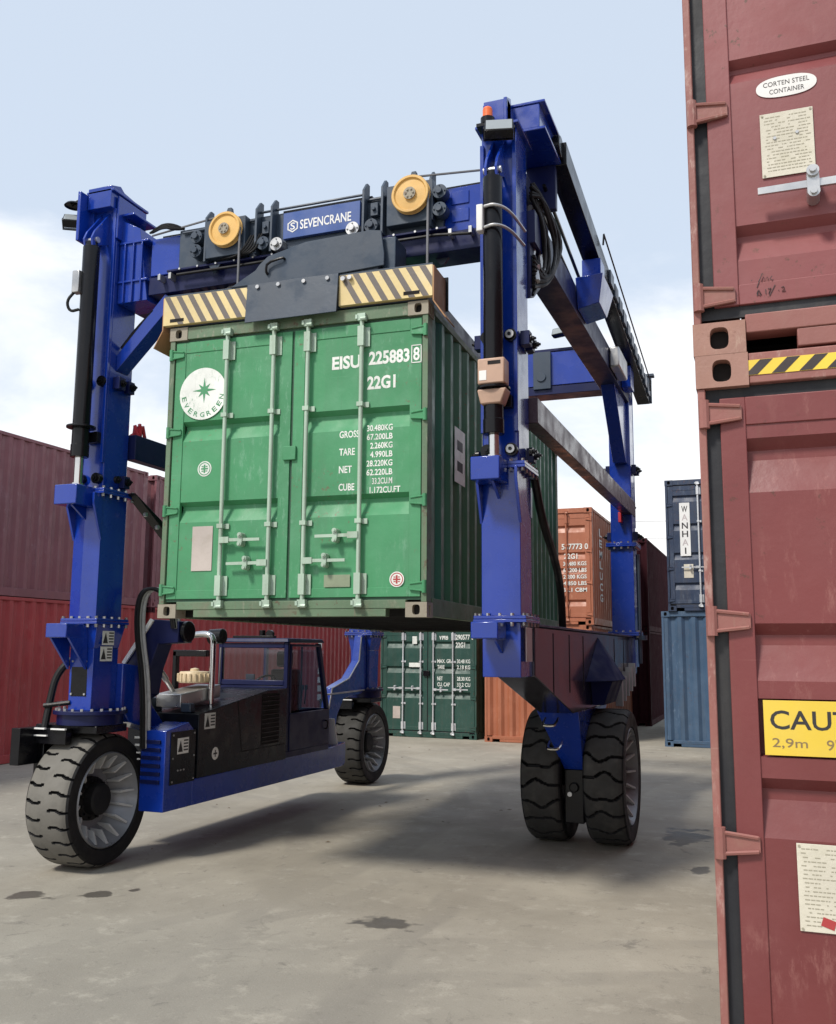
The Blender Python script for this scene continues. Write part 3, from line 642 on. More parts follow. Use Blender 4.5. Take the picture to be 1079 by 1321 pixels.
stroke([(0.222, 0.205), (0.226, 0.226), (0.221, 0.213), (0.232, 0.204), (0.228, 0.228), (0.236, 0.206)]); stroke([(0.250, 0.226), (0.251, 0.208)]); stroke([(0.258, 0.227), (0.268, 0.228), (0.260, 0.208)]); stroke([(0.262, 0.200), (0.282, 0.238)]); stroke([(0.292, 0.216), (0.294, 0.218)]); stroke([(0.302, 0.226), (0.310, 0.228), (0.312, 0.220), (0.304, 0.211), (0.316, 0.211)])
scr.build('handwriting', M['ink'], U0)
# hazard stripe on the header of the lower container
hs = MB(); hs.use(0).box(0.158, 2.2, 0.0030, 0.0050, 2.812, 2.866)
x = 0.165
hs.use(1)
while x < 2.15:
    hs._add([(x, 0.0022, 2.813), (x + 0.042, 0.0022, 2.813), (x + 0.094, 0.0022, 2.865), (x + 0.052, 0.0022, 2.865)], [(0, 1, 2, 3)]); x += 0.088
hs.build('hazard_stripe', [M['brightyellow'], M['darkstripe']], RL)
pl = MB()
for x in (RX + 0.1, RX + CW - 0.4):
    for y in (RY + 0.05, RY + 2.9, RY + 5.7): pl.box(x, x + 0.3, y, y + 0.3, 0, 0.146)
for k, (x, y) in enumerate([(RX + 0.02, RY + 0.02), (RX + CW - 0.32, RY + 0.02), (RX + 0.02, RY + 5.73), (RX + CW - 0.32, RY + 5.73)]):
    o = MB().box(x, x + 0.3, y, y + 0.3, 0, 0.146).build('concrete_block', mat('block_concrete', (0.3, 0.29, 0.27), 0.9) if k == 0 else bpy.data.materials['block_concrete'])
    tag(o, 'low concrete block under the %s bottom corner of the near red container' % ('door-end outer', 'door-end inner', 'far outer', 'far inner')[k], 'block', 'blocks under the near red stack')

# --- left wall of stacked containers, long sides facing the crane
LX = -8.83
for k, (y0, z0, m_, nm, lb) in enumerate(((-2.19, 0, 'crimson', 0, 'crimson red container on the ground behind the front left leg, bottom row'), (-2.19, 2.897, 'purple', 1, 'dull purple container stacked on the crimson one behind the left leg'),
                              (10.30, 0, 'crimson', 0, 'crimson red container seen behind the cab windows, on the ground'), (10.30, 2.897, 'purple', 1, 'dull purple container farther back along the left wall, only a strip visible'))):
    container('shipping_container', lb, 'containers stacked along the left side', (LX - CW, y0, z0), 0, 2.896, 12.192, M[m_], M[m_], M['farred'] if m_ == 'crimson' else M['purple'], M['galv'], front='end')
T = [o for o in COL.objects if o.name.startswith('shipping_container') and o.type == 'EMPTY'][-2]
text('L N E M L L', M['white'], T, '+x', (8.2, 8.5, 0.3, 2.4), CW + 0.004, 0.02) if False else None
vt = MB()
for i in range(7): vt.box(CW - 0.011, CW - 0.009, 8.18, 8.42, 0.55 + i * 0.25, 0.72 + i * 0.25)
vt.build('side_print', M['lettering'], T)

# --- far row
FG = container('shipping_container', 'bottle green container with white locking bars, on the ground behind the crane', None, (-5.13, 14.35, 0), -0.045, 2.591, 6.058, M['fargreen'], M['fargreen'], M['fargreen'], M['galv'], M['gasket'],
               grooves=[(2.22, 2.06), (1.64, 1.48), (1.06, 0.90)], handles=((0, 1.13, -1), (1, 1.13, -1), (2, 1.11, 1), (3, 1.12, 1)))
a, b_ = doors(FG)
text('VMB', M['lettering'], b_, '-y', (1.50, 1.73, 2.26, 2.38), 0.0255, 0.02); text('290577 0', M['lettering'], b_, '-y', (1.92, 2.36, 2.26, 2.38), 0.0185, 0.02); text('22G1', M['lettering'], b_, '-y', (1.92, 2.15, 2.08, 2.20), 0.0255, 0.02)
for i, (s1, s2) in enumerate((('MAX. GR.', '30.48 KG'), ('TARE', '2.18 KG'), ('NET', '28.30 KG'), ('CU. CAP', '33.2 CU'))):
    z_ = 1.72 - i * 0.135 - (0.13 if i > 1 else 0)
    text(s1, M['lettering'], b_, '-y', (1.46, 1.46 + 0.045 * len(s1), z_, z_ + 0.09), 0.0255, 0.02); text(s2, M['lettering'], b_, '-y', (1.95, 2.28, z_, z_ + 0.09), 0.0255, 0.02)
plate(a, 'sticker', (0.82, 0.94, 2.16, 2.34), 0.0225, M['lettering']); plate(a, 'sticker', (0.74, 1.02, 1.62, 1.72), 0.0225, M['lettering']); plate(a, 'data_plate', (0.33, 0.52, 0.42, 0.70), 0.0225, M['pinkplate'])
lk = MB().box(CW / 2 - 0.1, CW / 2 + 0.06, -0.03, 0.019, 1.42, 1.54); lk.build('lock_cover', M['black'], a, bevel=0.006)

OL = container('shipping_container', 'orange container on the ground beside the green one, ribbed end facing the camera', None, (-2.42, 13.95, 0), 0, 2.591, 6.058, M['farorange'], M['farorange'], M['farorange'], front='end', endpitch=0.27)
OU = container('shipping_container', 'orange container with faded lettering, on top of the ribbed orange one', None, (-2.36, 13.90, 2.592), 0, 2.591, 6.058, M['farorange'], M['farorange'], M['farorange'], M['farorange'], M['farorange'],
               grooves=[(2.20, 2.04), (1.60, 1.44), (1.25, 1.12), (0.55, 0.40)])
a, b_ = doors(OU)
text('587773 0', M['lettering'], b_, '-y', (1.75, 2.34, 1.66, 1.79), 0.0165, 0.02); text('22G1', M['lettering'], b_, '-y', (1.80, 2.10, 1.45, 1.57), 0.0165, 0.02)
for i, s1 in enumerate(('30.480 KGS', '67.200 LBS', '2.200 KGS', '4.850 LBS', '33.1 CBM')): text(s1, M['lettering'], b_, '-y', (1.78, 2.30, 1.30 - i * 0.145, 1.39 - i * 0.145), 0.0165, 0.02)
for i, ch in enumerate('LEMLUCG'): text(ch, M['lettering'], OU, '+x', (0.95, 1.35, 2.05 - i * 0.25, 2.23 - i * 0.25), CW + 0.003 - 0.012, 0.03)
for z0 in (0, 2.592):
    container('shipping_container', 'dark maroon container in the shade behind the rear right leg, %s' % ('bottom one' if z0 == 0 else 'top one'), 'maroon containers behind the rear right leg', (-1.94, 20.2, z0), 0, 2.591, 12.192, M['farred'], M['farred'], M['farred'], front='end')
for (y0, z0, m_, lb) in ((22.80, 0, 'crimson', 'crimson red container at the far end of the left wall, on the ground'), (22.80, 2.897, 'purple', 'dull purple container at the far end of the left wall, upper row')):
    container('shipping_container', lb, 'containers stacked along the left side', (LX - CW, y0, z0), 0, 2.896, 12.192, M[m_], M[m_], M['purple'], M['galv'], front='end')
for (z0, m_, lb) in ((0, 'purple', 'unseen purple container added to shade the crane from the right, on the ground'), (2.897, 'crimson', 'unseen crimson container added to shade the crane from the right, upper tier')):  # unseen stack, added to block sky light on the right-facing faces
    container('shipping_container', lb, 'unseen containers added right of the crane', (6.75, 2.0, z0), 0, 2.896, 12.192, M[m_], M[m_], M[m_], M['galv'], front='end')
for (z0, m_, lb) in ((0, 'purple', 'dull purple container next to the steel blue one in the far row, on the ground'), (2.897, 'purple', 'dull purple container next to the navy blue one in the far row, upper tier')):
    container('shipping_container', lb, 'purple containers in the far row', (4.12, 14.55, z0), 0, 2.896, 6.058, M[m_], M[m_], M[m_], M['galv'], front='end')
BL = container('shipping_container', 'steel blue container on the ground near the red stack, ribbed end facing the camera', None, (1.44, 14.55, 0), 0, 2.896, 6.058, M['steelblue'], M['steelblue'], M['steelblue'], front='end', endpitch=0.29)
BU = container('shipping_container', 'navy blue container with a white vertical name board, on top of the steel blue one', None, (1.60, 14.50, 2.897), 0, 2.896, 6.058, M['navycont'], M['navycont'], M['navycont'], M['galv'], M['gasket'],
               grooves=[(2.55, 2.40), (1.92, 1.76), (1.28, 1.12), (0.62, 0.46)], bar_x=(0.70, 1.1, 1.4, 1.86), handles=((0, 0.95, -1), (1, 0.95, -1), (2, 0.95, 1), (3, 0.95, 1)))
a, b_ = doors(BU)
plate(a, 'name_board', (0.30, 0.52, 1.20, 2.38), 0.0185, M['white'])
for i, ch in enumerate('WANHAI'):
    text(ch, M['ink'] if i not in (1, 4) else mat('faded_letter', (0.5, 0.45, 0.45), 0.6, dirt=0, bump=0), a, '-y', (0.345, 0.475, 2.17 - i * 0.185, 2.31 - i * 0.185) if ch != 'I' else (0.395, 0.425, 2.17 - i * 0.185, 2.31 - i * 0.185), 0.0180, 0.02)
plate(a, 'data_plate', (0.36, 0.56, 0.72, 1.02), 0.0185, M['paper']); plate(a, 'sticker', (0.80, 1.0, 1.45, 1.75), 0.0185, M['brightyellow']); plate(a, 'sticker', (0.80, 1.0, 1.95, 2.15), 0.0185, M['redmark'])

# ================================================================== the crane
CR = thing('gantry_crane', 'tall blue straddle gantry crane on rubber tyres with a small cab', 'crane', (-0.25, 3.5, 0), world=True)
SMALL = {'bolt_ring', 'bolt_set', 'sticker_print', 'hose_bundle', 'hose_fittings', 'red_hose_caps', 'hose_loop', 'hose_sleeve', 'white_print', 'bracket_edge', 'vent_slat', 'rope_run', 'strut_pin', 'plate_print', 'control_levers', 'brush'}
def part(name, mb, m_, parent=None, bevel=0.005):
    o = mb.build(name, M[m_] if isinstance(m_, str) else [M[q] for q in m_], parent or CR, bevel)
    if name in SMALL: o['kind'] = 'stuff'
    return o

# --- wheels
def tyre_mesh(Rr, hw, N_, full, treadm):
    mb = MB(); per = 18; na = N_ * per; nw = 26; gd = 0.042
    def rad(w):   # crown profile
        return Rr - 0.030 * max(0, abs(w) - 0.80) ** 1 / 0.2 - 0.010 * w * w
    vs = []; depth = []
    for i in range(na):
        for j in range(nw + 1):
            w = -1 + 2 * j / nw; t = i / per
            if full:
                g_ = any(abs(t - (j2 + (0.17 if j2 % 2 else -0.17) * math.cos(2.7 * w) + 0.09 * math.sin(5.5 * w + j2)) ) < 0.05 for j2 in range(int(t) - 1, int(t) + 3))
            else:
                ph = t + (0.5 if w > 0 else 0) + 0.09 * math.sin((abs(w) - 0.15) * 6.0) * (1 if w > 0 else -1)
                g_ = abs(w) > 0.16 and abs(ph - round(ph)) < 0.065
            r_ = rad(w) - (gd if g_ else 0)
            a_ = 2 * PI * i / na
            vs.append((w * hw, r_ * math.cos(a_), r_ * math.sin(a_))); depth.append(g_)
    fs = []; mi = []
    for i in range(na):
        for j in range(nw):
            q = (i * (nw + 1) + j, i * (nw + 1) + j + 1, ((i + 1) % na) * (nw + 1) + j + 1, ((i + 1) % na) * (nw + 1) + j)
            fs.append(q); mi.append(1 if any(depth[k] for k in q) or j in (0, nw - 1) else 0)
    mb._add(vs, fs); mb.m = mi
    mb.use(1)
    ro = rad(1); ri = Rr * 0.715
    for s_ in (-1, 1):
        mb.lathe([(s_ * hw, ro), (s_ * (hw + 0.004), ro - 0.05), (s_ * (hw - 0.004), ro - 0.07), (s_ * (hw - 0.003), ri + 0.02), (s_ * (hw - 0.03), ri), (s_ * (hw - 0.08), ri - 0.005)], (0, 0, 0), 'x', na)
    return mb.mesh('tyre', [treadm, M['rubber']])
def rim_mesh(Rr, hw):
    mb = MB(); ri = Rr * 0.715
    mb.lathe([(hw - 0.02, ri + 0.004), (hw - 0.005, ri - 0.008), (hw - 0.03, ri - 0.02), (hw - 0.05, ri - 0.03), (hw - 0.23, ri * 0.66), (hw - 0.25, ri * 0.44), (hw - 0.25, 0.02)], (0, 0, 0), 'x', 48)
    mb.lathe([(-hw + 0.02, ri), (-hw + 0.10, ri - 0.03), (-hw + 0.12, 0.02)], (0, 0, 0), 'x', 32)
    for k in range(16):
        a_ = 2 * PI * (k + .5) / 16; Mx = Matrix.Rotation(a_, 4, 'X')
        v = [Mx @ Vector(q) for q in ((hw - 0.03, -0.010, ri - 0.028), (hw - 0.10, -0.010, ri * 0.66), (hw - 0.24, -0.009, ri * 0.63), (hw - 0.062, -0.009, ri - 0.028))]
        v2 = [Mx @ Vector(q) for q in ((hw - 0.03, 0.010, ri - 0.028), (hw - 0.10, 0.010, ri * 0.66), (hw - 0.24, 0.009, ri * 0.63), (hw - 0.062, 0.009, ri - 0.028))]
        mb.use(1).hexa(v, v2)
    return mb.mesh('rim', [M['rim'], M['fin']])
def hub_mesh(Rr, hw):
    mb = MB(); ri = Rr * 0.715
    mb.lathe([(hw - 0.255, ri * 0.47), (hw - 0.20, ri * 0.46), (hw - 0.19, ri * 0.34), (hw - 0.10, ri * 0.33), (hw - 0.085, ri * 0.28), (hw - 0.08, 0.0)], (0, 0, 0), 'x', 28)
    for k in range(12):
        a_ = 2 * PI * k / 12; mb.cyl((hw - 0.19, math.cos(a_) * ri * .40, math.sin(a_) * ri * .40), (hw - 0.165, math.cos(a_) * ri * .40, math.sin(a_) * ri * .40), 0.014, n=6)
    mb.cyl((-hw + 0.10, 0, 0), (-hw - 0.12, 0, 0), 0.13, n=20)
    return mb.mesh('hub', M['rubber'])
SM = (tyre_mesh(0.605, 0.235, 25, False, M['dusty']), rim_mesh(0.605, 0.235), hub_mesh(0.605, 0.235))
SM2 = (tyre_mesh(0.605, 0.235, 25, False, M['tread']), SM[1], SM[2])
BG = (tyre_mesh(0.70, 0.205, 22, True, M['tread']), rim_mesh(0.70, 0.205), hub_mesh(0.70, 0.205))
for (x, y, r_, ms, rot, flip) in ((-2.35, 0.60, 0.605, SM, 0.3, 0), (-2.26, 6.73, 0.605, SM2, 1.1, 0), (2.075, 3.56, 0.70, BG, 0.2, 0), (1.43, 3.56, 0.70, BG, 0.8, 1)):
    e = bpy.data.objects.new('wheel', None); COL.objects.link(e); e.parent = CR; e.location = Vector((x, y, r_)) - base_of(CR); e.rotation_euler = (rot, 0, PI if flip else 0); e.empty_display_size = 0.2
    for nm, me in zip(('tyre', 'rim', 'hub'), ms): place(nm, me, e)

# --- legs
YF0, YF1 = 0.30, 0.665
YR0, YR1 = 6.33, 6.69
LEGS = {'FL': (-2.455, -2.145, YF0, YF1, -1), 'FR': (1.590, 1.910, YF0, YF1, -1), 'RL': (-2.31, -1.96, YR0, YR1, 1), 'RR': (1.665, 1.975, YR0, YR1, 1)}
def roller(mb, p, ax, r=0.052, h=0.05):
    p = Vector(p); a_ = Vector(ax); mb.cyl(p, p + a_ * h, r, n=16); mb.cyl(p + a_ * h, p + a_ * (h + 0.02), r * 0.55, n=10); mb.cyl(p + a_ * (h + .02), p + a_ * (h + 0.035), r * 0.3, n=6)
for key, (x0, x1, y0, y1, sg) in LEGS.items():
    xc = (x0 + x1) / 2; yo = y0 if sg < 0 else y1           # outer face in y
    yv = lambda d: yo + sg * d                                # distance outwards
    zt = 6.46 if key in ('FL',) else (6.40 if key == 'FR' else 6.30)
    if key == 'RR' : zt = 5.95
    left = key in ('FL', 'RL')
    # lower column, under the first flange
    lz = 1.43 if left else 1.80
    b = MB()
    if left:
        b.hexa([(x0 + 0.03, y0 + 0.02, lz), (x1 - 0.02, y0 + 0.02, lz), (x1 - 0.02, y1, lz), (x0 + 0.03, y1, lz)], [(x0 + 0.03, y0 + 0.01, 2.0), (x1 - 0.01, y0 + 0.01, 2.0), (x1 - 0.01, y1, 2.0), (x0 + 0.03, y1, 2.0)])
        b.hexa([(x0 + 0.03, y0 + 0.01, 2.0), (x1 - 0.01, y0 + 0.01, 2.0), (x1 - 0.01, y1, 2.0), (x0 + 0.03, y1, 2.0)], [(x0 - 0.02, y0 - 0.01, 2.225), (x1 + 0.03, y0 - 0.01, 2.225), (x1 + 0.03, y1 + 0.04, 2.225), (x0 - 0.02, y1 + 0.04, 2.225)])
    else:
        b.box(x0 + 0.005, x1 - 0.005, y0 + 0.005, y1, lz, 2.225)
    part('leg_base', b, 'blue')
    # flanges with bolts
    for zf in (2.225, 3.45):
        fl = MB(); e_ = 0.055
        fl.box(x0 - e_, x1 + e_, y0 - e_, y1 + e_, zf, zf + 0.024); fl.box(x0 - e_ + 0.003, x1 + e_ - 0.003, y0 - e_ + 0.003, y1 + e_ - 0.003, zf + 0.027, zf + 0.052)
        bp_ = []
        for i in range(5): bp_ += [(x0 - 0.035 + i * (x1 - x0 + 0.07) / 4, q, zf + 0.052) for q in (y0 - 0.035, y1 + 0.035)] + [(q, y0 - 0.035 + i * (y1 - y0 + 0.07) / 4, zf + 0.052) for q in (x0 - 0.035, x1 + 0.035)]
        F = part('flange', fl, 'blue', bevel=0.003)
        part('bolt_ring', MB().bolts(bp_, (0, 0, 1), 0.015, 0.02).bolts([(p[0], p[1], zf) for p in bp_], (0, 0, -1), 0.015, 0.03), 'steel', F, 0)
    # middle column with a slight centre crease on its outer face
    b = MB(); yy = yo; cr = yv(0.045)
    poly = [(x0, y0 if sg > 0 else yy), (x1, y0 if sg > 0 else yy), (x1, y1 if sg < 0 else yy), (x0, y1 if sg < 0 else yy)]
    if sg < 0: poly = [(x0, y0), (xc, cr), (x1, y0), (x1, y1), (x0, y1)]
    b.prism(poly, 'z', 2.278, 3.449); part('leg_column', b, 'blue', bevel=0.004)
    # cylinder seats: wedge-shaped brackets on the outer face
    for zf in (2.225, 3.45):
        w0, w1 = (x0 + 0.0, x0 + 0.255) if key != 'FR' else (x0 + 0.0, x0 + 0.235)
        if zf < 3: w0, w1 = w0 - 0.0, w1 - 0.02
        b = MB(); top = zf + (0.05 if zf > 3 else 0.0)
        b.box(w0, w1, yv(0.058), yv(0.30), zf - 0.13, zf - 0.002 if zf < 3 else zf + 0.055)
        part('cylinder_seat', b, 'blue', bevel=0.008)
        if sg < 0 and zf > 3:
            for xa in (x0 - 0.012, x1 - 0.012):
                c = MB().prism([(yv(0.0), zf - 0.001), (yv(0.13), zf - 0.001), (yv(0.13), zf - 0.10), (yv(0.0), zf - 0.44)], 'x', xa, xa + 0.024)
                part('seat_gusset', c, 'blue', bevel=0.003)
            part('seat_gusset', MB().prism([(yv(0.024), zf - 0.132), (yv(0.24), zf - 0.132), (yv(0.024), zf - 0.26)], 'x', xc - 0.012, xc + 0.012), 'blue', bevel=0.002)
        elif sg < 0 and left:
            for xa in (x0 + 0.01, x1 - 0.10):
                c = MB().prism([(yv(0.0), zf - 0.001), (yv(0.26), zf - 0.131), (yv(0.0), zf - 0.42)], 'x', xa, xa + 0.024)
                part('seat_gusset', c, 'blue', bevel=0.003)
        elif sg < 0:
            part('seat_gusset', MB().prism([(yv(0.0), zf - 0.14), (yv(0.20), zf - 0.132), (yv(0.0), zf - 0.24)], 'x', xc - 0.012, xc + 0.012), 'blue', bevel=0.003)
    # sleeve
    b = MB(); x0s, x1s = x0 + 0.008, x1 - 0.008
    b.box(x0s, x1s, y0 + 0.006, y1 - 0.006, 3.503, zt)
    part('leg_sleeve', b, 'blue', bevel=0.012)
    rl = MB()
    for xr in ((x1s - 0.030, x1s + 0.004), (x0s - 0.004, x0s + 0.03)):
        rl.box(xr[0], xr[1], yv(0.028), yv(-0.004), 3.75, zt - 0.15)
    part('guide_rail', rl, 'blue', bevel=0.004)
    # rollers clusters
    for zr in (3.60, 4.55):
        bl = [(x0 - 0.05, x0 + 0.002, -0.23, -0.32), (x1 - 0.002, x1 + 0.06, -0.23, -0.32)]
        if zr > 4: bl += [(x0 - 0.075, x0 + 0.002, -0.06, -0.16), (x1 - 0.002, x1 + 0.075, -0.06, -0.16)]
        for q in bl: part('roller_bracket', MB().box(q[0], q[1], yv(q[2]), yv(q[3]), zr - 0.06, zr + 0.06), 'navy', bevel=0.004)
        for (p_, a_, rr_, hh_) in [((x1 - 0.06, yv(-0.004), zr), (0, sg, 0), 0.052, 0.05), ((x0 + 0.06, yv(-0.004), zr), (0, sg, 0), 0.052, 0.05)] + [((x1 + 0.055, yv(q), zr), (1, 0, 0), 0.036, 0.03) for q in (-0.11, -0.275)] + [((x0 - 0.045, yv(q), zr), (-1, 0, 0), 0.036, 0.03) for q in (-0.11, -0.275)]:
            kn = MB(); roller(kn, p_, a_, rr_, hh_); part('guide_roller', kn, 'black', bevel=0)
        if not left: part('roller_cap', MB().cyl((x1 - 0.06, yv(0.066), zr), (x1 - 0.06, yv(0.072), zr), 0.036, n=14), 'steel', bevel=0)
    # lifting cylinder
    cx0 = xc + (0.06 if key == 'FL' else 0.01) - (0.0 if left else 0.0)
    if key == 'FL': cx0 = -2.30
    if key == 'FR': cx0 = 1.745
    yc = yv(0.17); zlo = 3.80 if key != 'FR' else 3.72; zhi = 5.86
    cy = MB().cyl((cx0, yc, zlo), (cx0, yc, zhi), 0.080, n=28); cy.cyl((cx0, yc, zhi), (cx0, yc, zhi + 0.05), 0.060, n=20); cy.cyl((cx0, yc, zlo - 0.02), (cx0, yc, zlo + 0.10), 0.085, n=28)
    C_ = part('lift_cylinder', cy, 'black', bevel=0.004)
    part('cylinder_rod', MB().cyl((cx0, yc, 3.50), (cx0, yc, zlo), 0.043, n=20).cyl((cx0, yc, 3.495), (cx0, yc, 3.53), 0.06, n=20), 'chrome', C_, 0)
    zc = 4.06
    ck = MB().cyl((cx0, yc, zc), (cx0, yc, zc + 0.018), 0.135, n=28)
    ck.box(cx0 - 0.05, cx0 + 0.12, yv(0.01), yv(0.08), zc - 0.12, zc - 0.02)
    part('cylinder_collar', ck, 'black', C_, 0.002)
    if key == 'FR':
        cl = MB().box(cx0 - 0.105, cx0 + 0.115, yc - 0.10, yc + 0.05, 4.09, 4.30); cl.hexa([(cx0 - 0.085, yc - 0.09, 3.93), (cx0 + 0.085, yc - 0.09, 3.93), (cx0 + 0.085, yc + 0.05, 3.93), (cx0 - 0.085, yc + 0.05, 3.93)], [(cx0 - 0.11, yc - 0.10, 4.05), (cx0 + 0.13, yc - 0.10, 4.05), (cx0 + 0.13, yc + 0.05, 4.05), (cx0 - 0.11, yc + 0.05, 4.05)])
        part('hose_clamp_block', cl, 'clamp', C_, 0.012)
        part('clamp_slot', MB().box(cx0 - 0.02, cx0 + 0.085, yc - 0.103, yc - 0.099, 4.245, 4.275), 'hole', C_, 0.001)
        part('ring_label', MB().box(cx0 - 0.09, cx0 - 0.03, yc - 0.103, yc - 0.0995, 4.12, 4.20), 'white', C_, 0.001)
    if sg < 0:
        # cylinder top lug
        lg = MB()
        for q in (-0.055, 0.035): lg.prism([(yv(-0.02), 5.95), (yv(0.22), 5.86), (yv(0.24), 5.93), (yv(0.20), 6.02), (yv(-0.02), 6.30)], 'x', cx0 + q, cx0 + q + 0.022)
        part('cylinder_lug', lg, 'blue', bevel=0.003)
        part('lug_pin', MB().cyl((cx0 - 0.075, yv(0.17), 5.93), (cx0 + 0.075, yv(0.17), 5.93), 0.03, n=14), 'steel', bevel=0)

# slewing rings, forks and mudguards of the two left wheels
for (x, y) in ((-2.30, 0.49), (-2.17, 6.51)):
    rg = MB().cyl((x, y, 1.30), (x, y, 1.395), 0.30, n=40).cyl((x, y, 1.395), (x, y, 1.43), 0.335, n=40)
    F = part('slewing_ring', rg, 'navy', bevel=0.004)
    part('bolt_ring', MB().bolts([(x + 0.305 * math.cos(2 * PI * k / 22), y + 0.305 * math.sin(2 * PI * k / 22), 1.43) for k in range(22)], (0, 0, 1), 0.014, 0.022), 'steel', F, 0)
    fk = MB().box(x - 0.42, x + 0.24, y - 0.20, y + 0.24, 1.225, 1.297).box(x - 0.44, x - 0.33, y - 0.22, y + 0.34, 0.48, 1.30)
    part('wheel_fork', fk, 'black', bevel=0.008)
    gd = MB().box(x - 0.40, x - 0.02, y - 0.30, y - 0.22, 1.13, 1.27).box(x - 0.46, x - 0.36, y - 0.50, y - 0.222, 0.95, 1.28)
    part('mudguard_bracket', gd, 'black', bevel=0.004)
    part('bracket_edge', MB().box(x - 0.44, x - 0.24, y - 0.33, y - 0.303, 1.262, 1.275).box(x - 0.17, x - 0.01, y - 0.33, y - 0.303, 1.262, 1.275).box(x - 0.36, x - 0.22, y - 0.325, y - 0.303, 1.200, 1.212), 'white', bevel=0)
# inspection plate and stickers on the left leg base
q = part('inspection_plate', MB().box(-2.40, -2.22, 0.313, 0.323, 1.56, 1.90), 'black', bevel=0.003)
part('bolt_set', MB().bolts([(a_, 0.313, c_) for a_ in (-2.385, -2.235) for c_ in (1.58, 1.88)], (0, -1, 0), 0.011, 0.012), 'steel', q, 0)
def warn(x, z, y, w, face='-y', parent=None):
    if face == '-y':
        o = part('warning_sticker', MB().box(x - w, x + w, y - 0.002, y, z - w * .8, z + w * .8), 'white', parent, 0)
        t = MB()._add([(x - w * .9, y - 0.003, z - w * .6), (x - w * .05, y - 0.003, z - w * .6), (x - w * .47, y - 0.003, z + w * .6)], [(0, 1, 2)])
        for k in range(4): t.box(x + w * .1, x + w * .9, y - 0.003, y - 0.0022, z + w * (.45 - k * .32), z + w * (.6 - k * .32))
        part('sticker_print', t, 'ink', parent, 0)
    else:
        o = part('warning_sticker', MB().box(y, y + 0.002, x - w, x + w, z - w * .8, z + w * .8), 'white', parent, 0)
        t = MB()._add([(y + 0.003, x - w * .9, z - w * .6), (y + 0.003, x - w * .05, z - w * .6), (y + 0.003, x - w * .47, z + w * .6)], [(0, 1, 2)])
        for k in range(4): t.box(y + 0.0022, y + 0.003, x + w * .1, x + w * .9, z + w * (.45 - k * .32), z + w * (.6 - k * .32))
        part('sticker_print', t, 'ink', parent, 0)
warn(0.47, 2.10, -2.128, 0.085, '+x'); warn(0.47, 1.95, -2.142, 0.085, '+x')

# --- leg heads
b = MB().prism([(0.20, 6.30), (0.20, 6.52), (0.34, 6.57), (0.40, 6.53), (0.60, 6.51), (0.72, 6.44), (0.72, 6.30)], 'x', -2.44, -2.16)
b.box(-2.46, -2.13, 0.20, 0.76, 6.463, 6.49); b.box(-2.15, -2.125, 0.28, 0.72, 6.0, 6.44); b.box(-2.48, -2.445, 0.10, 0.30, 5.95, 6.46)
part('leg_head', b, 'blue', bevel=0.006)
b = MB()
for z_ in (5.55, 5.95): b.box(-2.14, -1.80, 0.34, 0.72, z_, z_ + 0.022)
b.box(-2.14, -1.98, 0.34, 0.70, 6.25, 6.272)
b.hexa([(-2.146, 0.36, 5.35), (-1.80, 0.36, 5.35), (-1.80, 0.69, 5.35), (-2.146, 0.69, 5.35)], [(-2.146, 0.36, 6.22), (-1.92, 0.36, 6.10), (-1.92, 0.69, 6.10), (-2.146, 0.69, 6.22)])
for x_ in (-2.08, -1.98, -1.88): b.box(x_, x_ + 0.016, 0.335, 0.36, 5.35, 5.95)
part('beam_socket', b, 'blue', bevel=0.004)
part('knee_brace', MB().hexa([(-2.15, 0.40, 4.68), (-2.15, 0.40, 4.84), (-2.15, 0.58, 4.84), (-2.15, 0.58, 4.68)], [(-1.50, 0.40, 5.32), (-1.62, 0.40, 5.40), (-1.62, 0.58, 5.40), (-1.50, 0.58, 5.32)]), 'blue', bevel=0.005)
part('brace_cable', MB().tube([(-2.13, 0.45, 4.92), (-1.95, 0.42, 5.08), (-1.75, 0.42, 5.25)], 0.022, 8, 1), 'black', bevel=0)
# right head: stepped cap, arm back to the rail
b = MB().prism([(0.28, 6.38), (0.28, 6.62), (0.40, 6.66), (0.46, 6.56), (0.60, 6.58), (0.70, 6.40)], 'x', 1.62, 1.65)
b.prism([(0.28, 6.38), (0.28, 6.66), (0.42, 6.72), (0.46, 6.60), (0.62, 6.62), (0.72, 6.42)], 'x', 1.80, 1.83)
b.box(1.62, 1.83, 0.30, 0.42, 6.405, 6.66); b.box(1.56, 1.94, 0.24, 0.75, 6.385, 6.412)
part('leg_head', b, 'blue', bevel=0.006)
b = MB().box(1.78, 2.12, 0.45, 1.16, 6.655, 6.68).box(1.78, 2.12, 0.45, 1.16, 6.41, 6.435).box(1.82, 2.07, 0.46, 1.10, 6.436, 6.654)
part('head_arm', b, 'blue', bevel=0.006)
part('arm_drum', MB().cyl((2.05, 1.03, 6.54), (2.14, 1.03, 6.54), 0.10, n=28), 'black', bevel=0.01)
part('head_gusset', MB().prism([(0.67, 5.20), (0.67, 6.19), (1.65, 6.19), (1.60, 5.85), (1.10, 5.55), (1.00, 5.30)], 'x', 1.72, 1.88), 'navy', bevel=0.005)
part('arm_plate', MB().box(1.80, 2.07, 1.08, 1.15, 5.98, 6.409), 'navy', bevel=0.005)
